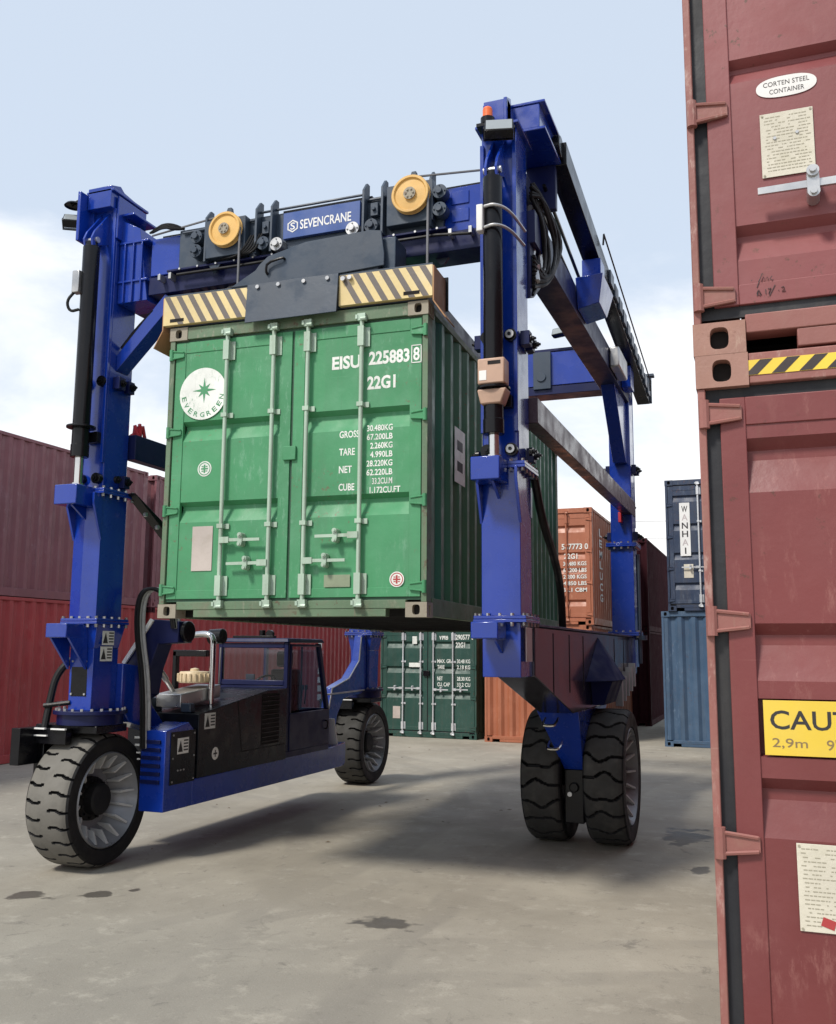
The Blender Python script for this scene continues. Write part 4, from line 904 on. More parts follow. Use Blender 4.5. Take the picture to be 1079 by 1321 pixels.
# beacon and floodlights
bc = MB().cyl((1.685, 0.20, 6.44), (1.685, 0.20, 6.515), 0.042, n=20); bc.lathe([(6.515, 0.042), (6.535, 0.035), (6.545, 0.02), (6.547, 0)], (1.685, 0.20, 0), 'z', 20)
BQ = part('beacon', bc, 'orange', bevel=0.003); part('beacon_base', MB().cyl((1.685, 0.20, 6.385), (1.685, 0.20, 6.44), 0.06, n=18).box(1.60, 1.78, 0.15, 0.27, 6.355, 6.383), 'black', BQ, 0)
def flood(name, c, rz, tilt, w=0.13, h=0.09):
    Mx = Matrix.Translation(c) @ Matrix.Rotation(rz, 4, 'Z') @ Matrix.Rotation(tilt, 4, 'X')
    F = part(name, MB().box(-w, w, -0.03, 0.05, -h, h, Mx), 'black', bevel=0.005)
    part('lamp_lens', MB().box(-w + .012, w - .012, -0.036, -0.031, -h + .012, h - .012, Mx), 'lamp', F, 0)
    part('lamp_bracket', MB().box(-w - .012, -w - .002, -0.01, 0.10, -0.02, 0.02, Mx).box(w + .002, w + .012, -0.01, 0.10, -0.02, 0.02, Mx).box(-w, w, 0.09, 0.10, -0.02, 0.02, Mx), 'black', F, 0)
flood('floodlight', Vector((1.80, 0.14, 6.30)), 0.25, R(-32), 0.12, 0.085)
flood('floodlight', Vector((-2.60, 0.20, 6.22)), 0.55, R(-42), 0.10, 0.07)
part('light_arm', MB().tube([(-2.46, 0.28, 6.42), (-2.56, 0.25, 6.46), (-2.66, 0.22, 6.40)], 0.016, 8, 1).lathe([(6.38, 0.10), (6.40, 0.085), (6.425, 0.02), (6.428, 0)], (-2.62, 0.22, 0), 'z', 20), 'black', bevel=0)
part('valve_block', MB().box(-2.42, -2.34, 0.02, 0.10, 5.38, 5.60), 'steel', bevel=0.006)
part('valve_hose', MB().tube([(-2.40, 0.05, 5.40), (-2.47, 0.02, 5.30), (-2.45, 0.05, 5.20), (-2.36, 0.07, 5.22)], 0.014, 8, 2), 'hose', bevel=0)
vb = part('valve_block', MB().box(1.635, 1.69, 0.02, 0.10, 5.37, 5.60), 'white', bevel=0.008)
part('valve_pipe', MB().tube([(1.70, 0.04, 5.58), (1.80, 0.02, 5.58), (1.90, 0.10, 5.54), (1.96, 0.35, 5.46)], 0.014, 8, 2).tube([(1.70, 0.04, 5.40), (1.80, 0.02, 5.41), (1.90, 0.10, 5.38), (1.95, 0.35, 5.34)], 0.014, 8, 2), 'steel', bevel=0)

# --- front cross-beam with its gear
YB0, YB1 = 0.36, 0.68
part('cross_beam_arm', MB().box(-1.80, -1.33, 0.40, 0.64, 5.60, 5.98), 'blue', bevel=0.006)
part('cross_beam_arm', MB().box(1.22, 1.59, 0.40, 0.64, 5.58, 5.98).box(1.30, 1.46, 0.389, 0.399, 5.66, 5.78).box(1.30, 1.46, 0.389, 0.399, 5.82, 5.94), 'blue', bevel=0.006)
part('cross_beam', MB().box(-1.45, 1.24, YB0, YB1, 5.60, 6.00), 'slate', bevel=0.006)
part('beam_chord', MB().box(-1.80, 1.59, 0.38, 0.70, 5.40, 5.575).box(-1.55, 1.28, YB0 - 0.05, YB1 + 0.05, 5.576, 5.598), 'navy', bevel=0.005)
rib = MB()
for x_ in (-0.56, -0.40, 0.52, 0.70, 1.15): rib.prism([(5.60, 0.0), (5.60, 0.13), (6.06, 0.10), (6.13, 0.02), (6.13, -0.04), (6.0, -0.04)], 'x', 0, 0) if False else rib.prism([(YB0 + 0.03, 5.60), (YB0 - 0.10, 5.60), (YB0 - 0.09, 6.06), (YB0 - 0.02, 6.15), (YB0 + 0.03, 6.15)], 'x', x_ - 0.011, x_ + 0.011)
for k, x_ in enumerate((-0.56, -0.40, 0.52, 0.70, 1.15, -1.10)):
    part('stiffener_rib', MB().prism([(YB0 + 0.03, 5.60), (YB0 - 0.10, 5.60), (YB0 - 0.09, 6.04), (YB0 - 0.02, 6.13), (YB0 + 0.03, 6.13)], 'x', x_ - 0.011, x_ + 0.011), 'slate', bevel=0.002)
sgp = part('sign_board', MB().box(-0.30, 0.47, YB0 - 0.045, YB0 - 0.005, 5.72, 5.97), 'blue', bevel=0.004)
sgp.data.materials[0] = mat('sign_blue', (0.045, 0.095, 0.30), 0.4, dirt=0.1, bump=0)
text('SEVENCRANE', M['white'], sgp, '-y', (-0.125, 0.385, 5.790, 5.880), YB0 - 0.0475, 0.015)
hx = MB(); r0, r1 = 0.062, 0.048; cx_, cz_ = -0.20, 5.832; y = YB0 - 0.0475
vs = [(cx_ + r * math.cos(PI / 2 + PI / 3 * k), y, cz_ + r * math.sin(PI / 2 + PI / 3 * k)) for r in (r0, r1) for k in range(6)]
hx._add(vs, [(k, (k + 1) % 6, 6 + (k + 1) % 6, 6 + k) for k in range(6)]); hx.build('sign_emblem', M['white'], sgp)
text('S', M['white'], sgp, '-y', (cx_ - 0.024, cx_ + 0.024, cz_ - 0.034, cz_ + 0.034), y, 0.01)
part('top_rail', MB().box(-1.75, 1.6, 0.50, 0.56, 6.02, 6.05).box(-0.35, 0.55, 0.40, 0.46, 6.001, 6.04), 'black', bevel=0.003)
for (x_, z_, r_) in ((-0.86, 5.865, 0.168), (0.985, 5.895, 0.172)):
    P0 = (x_, 0, z_); yf = YB0 - 0.155
    sv = MB().lathe([(yf, 0.0), (yf, r_ * 0.30), (yf + 0.008, r_ * 0.34), (yf + 0.012, r_ * 0.80), (yf - 0.004, r_ * 0.86), (yf - 0.004, r_ * 0.97), (yf + 0.004, r_), (yf + 0.02, r_ * 0.9), (yf + 0.034, r_ * 0.9), (yf + 0.05, r_), (yf + 0.055, r_ * 0.9), (yf + 0.055, 0)], P0, 'y', 48)
    SV = part('sheave', sv, 'sheave', bevel=0)
    hb = MB().cyl((x_, yf - 0.014, z_), (x_, yf + 0.002, z_), r_ * 0.32, n=24); hb.bolts([(x_ + r_ * .2 * math.cos(k * PI / 3), yf - 0.014, z_ + r_ * .2 * math.sin(k * PI / 3)) for k in range(6)], (0, -1, 0), 0.010, 0.010)
    part('sheave_hub', hb, mat('bronze_hub', (0.36, 0.22, 0.08), 0.4, dirt=0.3, streak=False) if x_ < 0 else bpy.data.materials['bronze_hub'], SV, 0) if False else hb.build('sheave_hub', M['sheave'] if False else M['casting'], SV)
    part('sheave_bracket', MB().box(x_ - 0.24, x_ + 0.19, YB0 - 0.095, YB0 - 0.004, z_ - 0.24, z_ + 0.13).prism([(x_ - 0.05, z_ + 0.13), (x_ + 0.05, z_ + 0.13), (x_ + 0.03, z_ + 0.235), (x_ - 0.01, z_ + 0.235)], 'y', YB0 - 0.09, YB0 - 0.05), 'slate', bevel=0.006)
    part('hoist_rope', MB().cyl((x_ + r_ * 0.92, yf + 0.027, z_), (x_ + r_ * 0.92 - 0.005, yf + 0.03, 5.13 if x_ < 0 else 5.15), 0.012, n=8), 'rope', bevel=0)
part('hoist_rope', MB().cyl((0.93, 0.80, 5.42), (0.93, 0.80, 5.10), 0.012, n=8).cyl((0.93, 0.80, 5.09), (0.93, 0.80, 5.16), 0.03, n=10), 'rope', bevel=0)
rp = MB().tube([(1.0, 0.26, 6.07), (1.58, 0.40, 6.10)], 0.010, 6).tube([(-0.86, 0.26, 6.03), (-1.8, 0.40, 6.02)], 0.010, 6); part('rope_run', rp, 'rope', bevel=0)
for (x_, z_, w_) in ((-1.20, 5.86, 0), (-1.20, 5.72, 0), (-0.48, 5.69, 0), (-0.34, 5.66, 1), (0.42, 5.69, 1), (0.60, 5.69, 0), (1.235, 5.90, 0), (1.235, 5.74, 0)):
    part('roller_pad', MB().cyl((x_, YB0 - 0.10, z_), (x_, YB0 - 0.002, z_), 0.064, n=24).cyl((x_, YB0 - 0.13, z_), (x_, YB0 - 0.101, z_), 0.030, n=14).bolts([(x_ + .048 * math.cos(k * PI / 2), YB0 - 0.10, z_ + .048 * math.sin(k * PI / 2)) for k in range(4)], (0, -1, 0), 0.008, 0.01), 'slate' if not w_ else 'steel', bevel=0.003)
for x_ in (-1.02, 1.18):
    part('lifting_eye', MB().prism([(x_ - 0.06, 5.576), (x_ + 0.06, 5.576), (x_ + 0.015, 5.50), (x_ - 0.015, 5.50)], 'y', YB0 - 0.045, YB0 - 0.03) if x_ < 0 else MB().prism([(x_ - 0.06, 5.40), (x_ + 0.06, 5.40), (x_ + 0.015, 5.34), (x_ - 0.015, 5.34)], 'y', 0.5, 0.53), 'slate', bevel=0)
hp = MB()
for k in range(6):
    a_ = rnd.uniform(-0.04, 0.04); hp.tube([(-1.75 + a_, 0.34, 6.02), (-1.60 + a_, 0.30, 6.03 + rnd.uniform(0, .06)), (-1.48 + a_, 0.31, 6.0 + rnd.uniform(0, .06)), (-1.40, 0.36, 6.01)], 0.011, 6, 2)
part('hose_bundle', hp, 'hose', bevel=0)
hp = MB()
for k in range(5): hp.tube([(-1.35 + k * .09, 0.50, 5.40), (-1.40 + k * .1, 0.45, 5.28), (-1.20 + k * .1, 0.42, 5.20), (-1.10 + k * .12, 0.44, 5.16)], 0.018, 8, 2)
hp.cyl((-0.95, 0.40, 5.235), (-0.55, 0.40, 5.26), 0.035, n=14); part('hose_bundle', hp, 'hose', bevel=0)

# small fittings along the front beam
part('beam_pipe', MB().tube([(-1.40, YB0 - 0.02, 5.96), (-0.60, YB0 - 0.02, 5.965), (-0.58, YB0 - 0.02, 6.03), (0.50, YB0 - 0.02, 6.03), (0.52, YB0 - 0.02, 5.97), (1.22, YB0 - 0.02, 5.97)], 0.012, 7), 'slate', bevel=0)
part('beam_pipe', MB().tube([(-1.42, 0.30, 5.53), (-0.75, 0.29, 5.52), (0.2, 0.29, 5.53), (1.2, 0.29, 5.52), (1.5, 0.31, 5.50)], 0.014, 7), 'hose', bevel=0)
for x_ in (-0.72, -0.48, 0.61, 0.80):
    part('valve_block', MB().box(x_ - 0.035, x_ + 0.035, YB0 - 0.055, YB0 - 0.004, 5.80, 5.92).cyl((x_, YB0 - 0.08, 5.86), (x_, YB0 - 0.055, 5.86), 0.018, n=10), 'slate', bevel=0.003)
for x_ in (-1.62, -1.50, 1.32, 1.50):
    part('pipe_clip', MB().box(x_ - 0.015, x_ + 0.015, 0.29, 0.38, 5.50, 5.56), 'steel', bevel=0.002)
dr_c = MB()
for k in range(5): dr_c.tube([(-0.62 + k * .028, YB0 - 0.06, 5.80), (-0.66 + k * .03, YB0 - 0.12, 5.66 - k * .01), (-0.74 + k * .02, YB0 - 0.10, 5.60), (-0.95 + k * .05, YB0 - 0.05, 5.62)], 0.010, 6, 2)
part('hose_bundle', dr_c, 'hose', bevel=0)
part('beam_bolt_row', MB().bolts([(-1.40 + k * 0.20, YB0 - 0.05, 5.587) for k in range(14)], (0, -1, 0), 0.011, 0.012), 'steel', bevel=0)['kind'] = 'stuff'
# --- rear cross-beam
part('cross_beam', MB().box(-2.08, 1.66, 6.36, 6.66, 5.86, 6.36), 'blue', bevel=0.006)
part('beam_chord', MB().box(-2.08, 1.66, 6.34, 6.68, 5.72, 5.84).box(-2.0, 1.66, 6.40, 6.62, 6.39, 6.43), 'navy', bevel=0.005)
part('roller_pad', MB().cyl((0.72, 6.28, 5.98), (0.72, 6.36, 5.98), 0.07, n=20).box(0.60, 0.86, 6.30, 6.355, 5.80, 6.36), 'slate', bevel=0.004)
flood('floodlight', Vector((1.02, 6.25, 6.62)), -0.3, R(-20), 0.12, 0.06); flood('floodlight', Vector((1.86, 6.0, 6.12)), -0.3, R(-20), 0.10, 0.05)
# --- side girders, gussets, stabiliser bars, rail
for (xa, xb, lab) in ((1.70, 1.97, 1), (-2.42, -2.16, 0)):
    part('side_girder', MB().box(xa, xb, 0.67 if not lab else 0.67, 6.33, 5.50, 5.80), 'navy', bevel=0.006)
    xm = (xa + xb) / 2
    part('girder_haunch', MB().prism([(5.30, 5.499), (6.328, 5.499), (6.328, 4.62), (6.20, 4.62)], 'x', xm - 0.09, xm + 0.09), 'blue', bevel=0.006)
    if lab: part('girder_haunch', MB().prism([(0.667, 5.499), (1.45, 5.499), (0.80, 5.05), (0.667, 5.0)], 'x', xm - 0.09, xm + 0.09), 'navy', bevel=0.006)
part('stabiliser_bar', MB().box(1.84, 1.975, 0.67, 6.70, 3.90, 4.12).box(1.78, 1.84, 0.67, 0.95, 3.90, 4.12), 'bar', bevel=0.006)
part('stabiliser_bar', MB().box(-2.20, -2.08, 0.67, 6.33, 3.85, 4.10), 'navy', bevel=0.006)
part('red_marker', MB().box(1.80, 1.84, 6.20, 6.32, 3.78, 3.92), 'redcap', bevel=0.004)
rc = MB()
for k in range(9): rc.cyl((-2.14 + rnd.uniform(-.06, .06), 0.75 + rnd.uniform(-.04, .2), 4.10), (-2.14 + rnd.uniform(-.06, .06), 0.75 + rnd.uniform(-.04, .2), 4.19 + rnd.uniform(0, .03)), 0.018, n=7)
part('red_hose_caps', rc, 'redcap', bevel=0)
part('hinged_strut', MB().hexa([(-2.12, 0.60, 3.50), (-2.00, 0.60, 3.50), (-2.00, 0.72, 3.42), (-2.12, 0.72, 3.42)], [(-2.12, 1.75, 2.95), (-2.00, 1.75, 2.95), (-2.00, 1.75, 2.78), (-2.12, 1.75, 2.78)]), 'black', bevel=0.006)
part('strut_pin', MB().bolts([(-1.998, y_, 3.33 - (y_ - 0.7) * 0.5) for y_ in (0.75, 0.95, 1.2, 1.4)], (1, 0, 0), 0.022, 0.03), 'steel', bevel=0)
def railz(y): return 6.42 - 0.125 * (y - 1.1)
rl = MB().hexa([(1.99, 1.1, railz(1.1) - 0.02), (2.17, 1.1, railz(1.1) - 0.02), (2.17, 7.1, railz(7.1) - 0.02), (1.99, 7.1, railz(7.1) - 0.02)], [(1.99, 1.1, railz(1.1) + 0.20), (2.17, 1.1, railz(1.1) + 0.20), (2.17, 7.1, railz(7.1) + 0.20), (1.99, 7.1, railz(7.1) + 0.20)])
part('travel_rail', rl, 'black', bevel=0.006)
ch = MB()
for k in range(11):
    y_ = 3.4 + k * 0.33; part('cable_tray', MB().box(2.173, 2.20, y_, y_ + 0.24, railz(y_) + 0.0, railz(y_) + 0.16), 'slate', bevel=0.003)
part('rail_cable', MB().tube([(2.21, 2.9, railz(2.9) + 0.30), (2.21, 5.0, railz(5) + 0.27), (2.21, 6.9, railz(6.9) + 0.25)], 0.010, 6).tube([(2.21, 2.9, railz(2.9) + 0.30), (2.20, 2.9, railz(2.9) + 0.18)], 0.012, 6).tube([(2.21, 6.9, railz(6.9) + 0.25), (2.2, 6.9, railz(6.9) + 0.1)], 0.02, 6), 'black', bevel=0)
part('rail_rod', MB().tube([(1.98, 1.0, 6.18), (1.95, 2.9, 5.98)], 0.018, 8).tube([(1.93, 1.2, 5.98), (1.93, 2.7, 5.84)], 0.012, 8), 'black', bevel=0)
part('rail_bracket', MB().hexa([(1.975, 2.55, 5.55), (2.20, 2.55, 5.60), (2.20, 3.05, 5.60), (1.975, 3.05, 5.55)], [(1.975, 2.45, 5.86), (2.26, 2.45, 5.88), (2.26, 3.15, 5.88), (1.975, 3.15, 5.86)]).box(2.0, 2.2, 2.7, 2.95, 5.88, 6.15), 'blue', bevel=0.006)
part('rail_bracket', MB().box(1.975, 2.10, 5.6, 5.9, 5.52, railz(5.7) - 0.03), 'blue', bevel=0.006)
part('motor_box', MB().box(1.975, 2.10, 4.6, 5.3, 5.52, 5.78), 'steel', bevel=0.02)
part('rail_end_light', MB().box(2.10, 2.20, 7.1, 7.16, railz(7.1) - 0.0, railz(7.1) + 0.4).box(2.06, 2.24, 7.08, 7.2, railz(7.1) + 0.4, railz(7.1) + 0.44), 'slate', bevel=0.004)
hs_ = MB()
for k in range(9):
    a_ = rnd.uniform(0, 0.22); hs_.tube([(1.92, 0.70 + a_ * .5, 5.95 + rnd.uniform(0, .25)), (1.97 + rnd.uniform(0, .05), 0.85 + a_, 5.75), (1.98 + rnd.uniform(0, .04), 0.95 + a_, 5.45 + rnd.uniform(-.1, .05)), (1.95, 0.85 + a_, 5.25), (1.93, 0.70 + a_ * .5, 5.10 + rnd.uniform(-.1, .2))], 0.014, 7, 2)
for k in range(8):
    a_ = rnd.uniform(0, 0.10); hs_.tube([(1.93, 0.70 + a_, 6.10 - k * .03), (2.0, 0.80 + a_, 5.98), (2.02 + rnd.uniform(0, .05), 1.15 + rnd.uniform(0, .25), 5.80 + rnd.uniform(-.05, .1)), (2.03, 1.30 + rnd.uniform(-.1, .15), 5.55), (1.99, 1.0 + a_, 5.30 + rnd.uniform(-.05, .05)), (1.94, 0.72, 5.12 + k * .04)], 0.017, 7, 2)
part('hose_bundle', hs_, 'hose', bevel=0)
kn = MB(); [kn.cyl((1.90, 0.72 + rnd.uniform(0, .3), 5.15 + rnd.uniform(0, .9)), (1.965, 0.74 + rnd.uniform(0, .3), 5.15 + rnd.uniform(0, .9)), 0.028, n=8) for k in range(8)]
part('hose_fittings', kn, 'steel', bevel=0)
part('cable_hose', MB().tube([(1.93, 0.72, 3.44), (1.95, 0.90, 3.1), (1.92, 1.5, 2.85), (1.85, 2.1, 2.6), (1.83, 2.25, 2.20)], 0.036, 10, 3), 'hose', bevel=0)
# --- right chassis beam and its dual-wheel bogie
ch_ = MB().prism([(0.67, 2.20), (6.70, 2.20), (6.75, 1.72), (5.2, 1.42), (2.2, 1.42), (0.67, 1.80)], 'x', 1.60, 1.93)
CB = part('chassis_beam', ch_, 'chassis', bevel=0.008)
for y_ in (1.35, 2.05, 2.75, 4.75, 5.5): part('beam_reflection_strip', MB().box(1.931, 1.936, y_, y_ + 0.02, 1.62, 2.16), 'chassis', bevel=0.002)  # thin strips stand in for bands reflected on the beam side
part('beam_top_plate', MB().box(1.57, 1.96, 0.70, 6.32, 2.203, 2.222), 'navy', bevel=0.003)
part('pivot_wedge', MB()._add([(1.932, 2.85, 1.70), (1.932, 4.45, 1.70), (1.932, 3.62, 2.16), (2.17, 3.25, 1.70), (2.17, 4.0, 1.70)], [(0, 3, 2), (3, 4, 2), (4, 1, 2), (0, 1, 4, 3)]).hexa([(1.934, 3.2, 1.45), (2.05, 3.2, 1.45), (2.05, 4.0, 1.45), (1.934, 4.0, 1.45)], [(1.934, 3.1, 1.695), (2.14, 3.25, 1.695), (2.14, 4.0, 1.695), (1.934, 4.1, 1.695)]), 'navymatte', bevel=0.004)
fk = MB().hexa([(1.655, 3.05, 0.80), (1.855, 3.05, 0.80), (1.855, 3.5, 0.80), (1.655, 3.5, 0.80)], [(1.50, 2.50, 1.418), (1.92, 2.50, 1.418), (1.92, 4.2, 1.418), (1.50, 4.2, 1.418)])
part('bogie_fork', fk, 'blue', bevel=0.006)
part('axle_housing', MB().box(1.652, 1.852, 3.06, 4.05, 0.26, 0.80).cyl((1.65, 3.56, 0.70), (1.86, 3.56, 0.70), 0.16, n=24).cyl((1.755, 3.03, 0.62), (1.755, 3.06, 0.62), 0.05, n=16), 'black', bevel=0.01)
part('axle_glint', MB().cyl((1.71, 3.035, 0.55), (1.71, 3.059, 0.55), 0.024, n=14), 'steel', bevel=0)  # small bright disc stands in for a glint on the housing
for (x_, y_, z_) in ((1.665, 1.75, 1.67), (1.67, 2.05, 1.50), (1.665, 2.35, 1.29), (1.68, 2.45, 1.06)):
    part('step_rung', MB().tube([(x_ - 0.065, y_ + 0.10, z_ + 0.06), (x_ - 0.06, y_ - 0.03, z_ + 0.01), (x_ - 0.04, y_ - 0.05, z_), (x_ + 0.04, y_ - 0.05, z_), (x_ + 0.06, y_ - 0.03, z_ + 0.01), (x_ + 0.065, y_ + 0.10, z_ + 0.06)], 0.015, 8, 1), 'chrome', bevel=0)
for k in range(5): part('cooler_fin', MB().box(1.935, 2.02, 4.75 + k * 0.28, 4.80 + k * 0.28, 1.36 + k * 0.05, 1.66 + k * 0.05), 'steel', bevel=0.002)
part('drain_pipe', MB().tube([(2.02, 6.45, 3.35), (2.02, 6.45, 1.85)], 0.028, 10).cyl((2.02, 6.45, 2.17), (2.02, 6.45, 2.23), 0.10, n=16), 'slate', bevel=0)
part('data_label', MB().box(1.932, 1.934, 0.36, 0.56, 1.92, 2.19), 'steel', bevel=0)

# --- left chassis, engine hood, cab
BX = -1.75
def side(poly, x0, x1, nm, m_, bv=0.008): return part(nm, MB().prism(poly, 'x', x0, x1), m_, bevel=bv)
side([(0.92, 0.46), (1.40, 0.46), (1.40, 1.20), (1.30, 1.28), (0.92, 1.22)], -2.03, BX, 'front_frame', 'blue')
side([(1.402, 0.46), (4.95, 0.46), (5.05, 0.50), (5.05, 0.77), (4.6, 0.74), (1.402, 0.715)], -2.62, BX, 'chassis_frame', 'blue')
part('rear_panel', MB().hexa([(-2.0, 4.90, 0.52), (BX - 0.02, 4.90, 0.52), (BX - 0.02, 4.93, 0.52), (-2.0, 4.93, 0.52)], [(-2.0, 4.70, 1.10), (BX - 0.02, 4.70, 1.10), (BX - 0.02, 4.73, 1.10), (-2.0, 4.73, 1.10)]), 'white', bevel=0.003)
# louvred front face
lv = MB()
for k in range(6): part('louvre', MB().box(-2.01, -1.80, 0.900, 0.918, 0.72 + k * 0.075, 0.755 + k * 0.075), 'navy', bevel=0.002)
part('white_print', MB().box(-2.10, -2.03, 0.905, 0.917, 1.14, 1.16).box(-2.09, -2.03, 0.905, 0.917, 1.07, 1.09).box(-2.07, -2.03, 0.905, 0.917, 1.0, 1.015).box(-2.06, -2.03, 0.905, 0.917, 0.94, 0.955), 'white', bevel=0)
cvr = part('side_cover', MB().box(BX, BX + 0.008, 1.0, 1.42, 0.70, 1.20), 'blackpanel', bevel=0.003)
part('bolt_set', MB().bolts([(BX + 0.008, a_, c_) for a_ in (1.03, 1.39) for c_ in (0.73, 0.95, 1.17)] + [(BX + 0.008, 1.12 + k * .05, 0.83) for k in range(3)], (1, 0, 0), 0.010, 0.008), 'steel', cvr, 0)
warn(1.20, 1.06, BX + 0.008, 0.095, '+x')
side([(1.46, 0.717), (3.33, 0.717), (3.33, 1.545), (2.85, 1.535), (1.46, 1.35)], -2.60, BX + 0.012, 'engine_hood', 'blackpanel', 0.006)
seam = MB().prism([(2.30, 0.90), (2.312, 0.90), (2.21, 1.44), (2.195, 1.44)], 'x', BX + 0.0125, BX + 0.014); part('hood_seam', seam, 'hole', bevel=0)
seam = MB().box(BX + 0.0125, BX + 0.0140, 2.305, 3.3, 0.895, 0.905); part('hood_seam', seam, 'hole', bevel=0)
vt = MB().box(BX + 0.010, BX + 0.013, 2.72, 3.14, 0.93, 1.50); VN = part('hood_vent', vt, 'hole', bevel=0)
vs_ = MB()
for k in range(11): vs_.box(BX + 0.0135, BX + 0.020, 2.73, 3.13, 0.96 + k * 0.05, 0.968 + k * 0.05)
part('vent_slat', vs_, 'black', VN, 0)
warn(1.66, 1.27, BX + 0.0125, 0.10, '+x')
rm = MB(); y_, z_ = 1.78, 0.93; rm._add([(BX + 0.0135, y_ + 0.065 * math.cos(2 * PI * k / 24), z_ + 0.065 * math.sin(2 * PI * k / 24)) for k in range(24)], [tuple(range(24))]); part('round_mark', rm, 'white', bevel=0)
rm = MB().box(BX + 0.0142, BX + 0.0146, y_ - 0.035, y_ + 0.035, z_ - 0.008, z_ + 0.008).box(BX + 0.0142, BX + 0.0146, y_ - 0.008, y_ + 0.008, z_ - 0.035, z_ + 0.035); part('mark_print', rm, 'ink', bevel=0)
# things on the hood
part('hood_box', MB().hexa([(-2.30, 1.50, 1.40), (-1.99, 1.50, 1.40), (-1.99, 2.25, 1.48), (-2.30, 2.25, 1.48)], [(-2.30, 1.50, 1.54), (-1.99, 1.50, 1.54), (-1.99, 2.25, 1.62), (-2.30, 2.25, 1.62)]), 'steel', bevel=0.012)
part('battery_tray', MB().box(-2.45, -2.32, 1.25, 1.65, 1.35, 1.50).box(-1.98, -1.86, 1.48, 1.56, 1.36, 1.45), 'slate', bevel=0.01)
tk = MB().lathe([(1.64, 0.0), (1.64, 0.165), (1.66, 0.175), (1.72, 0.175), (1.76, 0.155), (1.765, 0.05), (1.79, 0.045), (1.80, 0.0)], (-2.17, 2.0, 0), 'z', 24)
for k in range(20): tk.box(-0.012, 0.012, 0.168, 0.186, 1.655, 1.74, Matrix.Translation((-2.17, 2.0, 0)) @ Matrix.Rotation(2 * PI * k / 20, 4, 'Z'))
part('air_filter_cap', tk, 'cream', bevel=0.003)
part('exhaust_pipe', MB().tube([(-1.95, 2.0, 1.42), (-1.95, 2.0, 2.0), (-1.955, 2.0, 2.14), (-2.06, 2.0, 2.17), (-2.24, 2.0, 2.15)], 0.034, 14, 2), 'chrome', bevel=0)
part('grab_frame', MB().tube([(-2.16, 2.3, 1.55), (-2.15, 2.3, 2.02), (-2.12, 2.3, 2.05), (-2.10, 2.3, 2.08)], 0.014, 8, 1).tube([(-2.05, 2.3, 1.55), (-2.04, 2.3, 2.02)], 0.010, 8), 'steel', bevel=0)
part('muffler', MB().cyl((-2.28, 2.45, 2.14), (-2.10, 2.45, 2.15), 0.085, n=20), 'black', bevel=0.01)
part('roll_hoop', MB().box(-2.45, -2.40, 1.98, 2.05, 1.50, 1.98).box(-2.45, -2.02, 1.98, 2.05, 1.92, 1.99), 'black', bevel=0.008)
part('gas_strut', MB().tube([(-2.32, 1.30, 2.02), (-2.20, 1.70, 1.52)], 0.024, 10).tube([(-2.28, 1.44, 1.85), (-2.24, 1.58, 1.68)], 0.032, 10), 'steel', bevel=0)
# boom arm behind the front leg
part('boom_arm', MB().prism([(-2.32, 1.86), (-2.0, 2.29), (-1.70, 2.27), (-1.70, 2.06), (-1.93, 2.05), (-2.02, 1.80), (-2.06, 1.55), (-2.32, 1.40)], 'y', 0.98, 1.22), 'navy', bevel=0.008)
part('boom_edge', MB().prism([(-2.335, 1.865), (-2.02, 2.295), (-1.985, 2.275), (-2.30, 1.845)], 'y', 0.955, 0.978), 'white', bevel=0)
part('boom_cap', MB().cyl((-1.70, 1.10, 2.17), (-1.65, 1.10, 2.17), 0.105, n=24), 'black', bevel=0.01)
part('leg_web', MB().prism([(0.665, 1.86), (0.95, 1.83), (1.15, 1.45), (1.38, 1.24), (1.38, 1.16), (0.80, 1.30), (0.665, 1.44)], 'x', -2.36, -2.09), 'blue', bevel=0.01)
hb = MB(); hw_ = MB()
for k in range(9):
    a_ = rnd.uniform(-0.05, 0.05); c_ = rnd.uniform(-0.05, 0.05); mb_ = hw_ if k % 3 != 1 else hb
    mb_.tube([(-2.00 + a_, 0.92 + c_, 1.05), (-2.02 + a_, 0.90 + c_, 1.7), (-2.10 + a_, 0.86 + c_, 2.2), (-2.08 + a_, 0.86 + c_, 2.55), (-1.94 + a_, 0.90 + c_, 2.60), (-1.80 + a_, 0.96 + c_, 2.50), (-1.76 + a_, 1.0 + c_, 2.2)], 0.017, 7, 3)
part('hose_loop', hb, 'hose', bevel=0); part('hose_sleeve', hw_, 'braid', bevel=0)
part('feed_hose', MB().tube([(-2.62, 0.25, 1.25), (-2.62, 0.30, 1.5), (-2.60, 0.34, 1.75), (-2.50, 0.42, 1.90)], 0.034, 10, 3), 'hose', bevel=0)
part('feed_hose_pipe', MB().tube([(-2.64, 0.25, 1.47), (-2.40, 0.32, 1.50)], 0.022, 8), 'black', bevel=0)
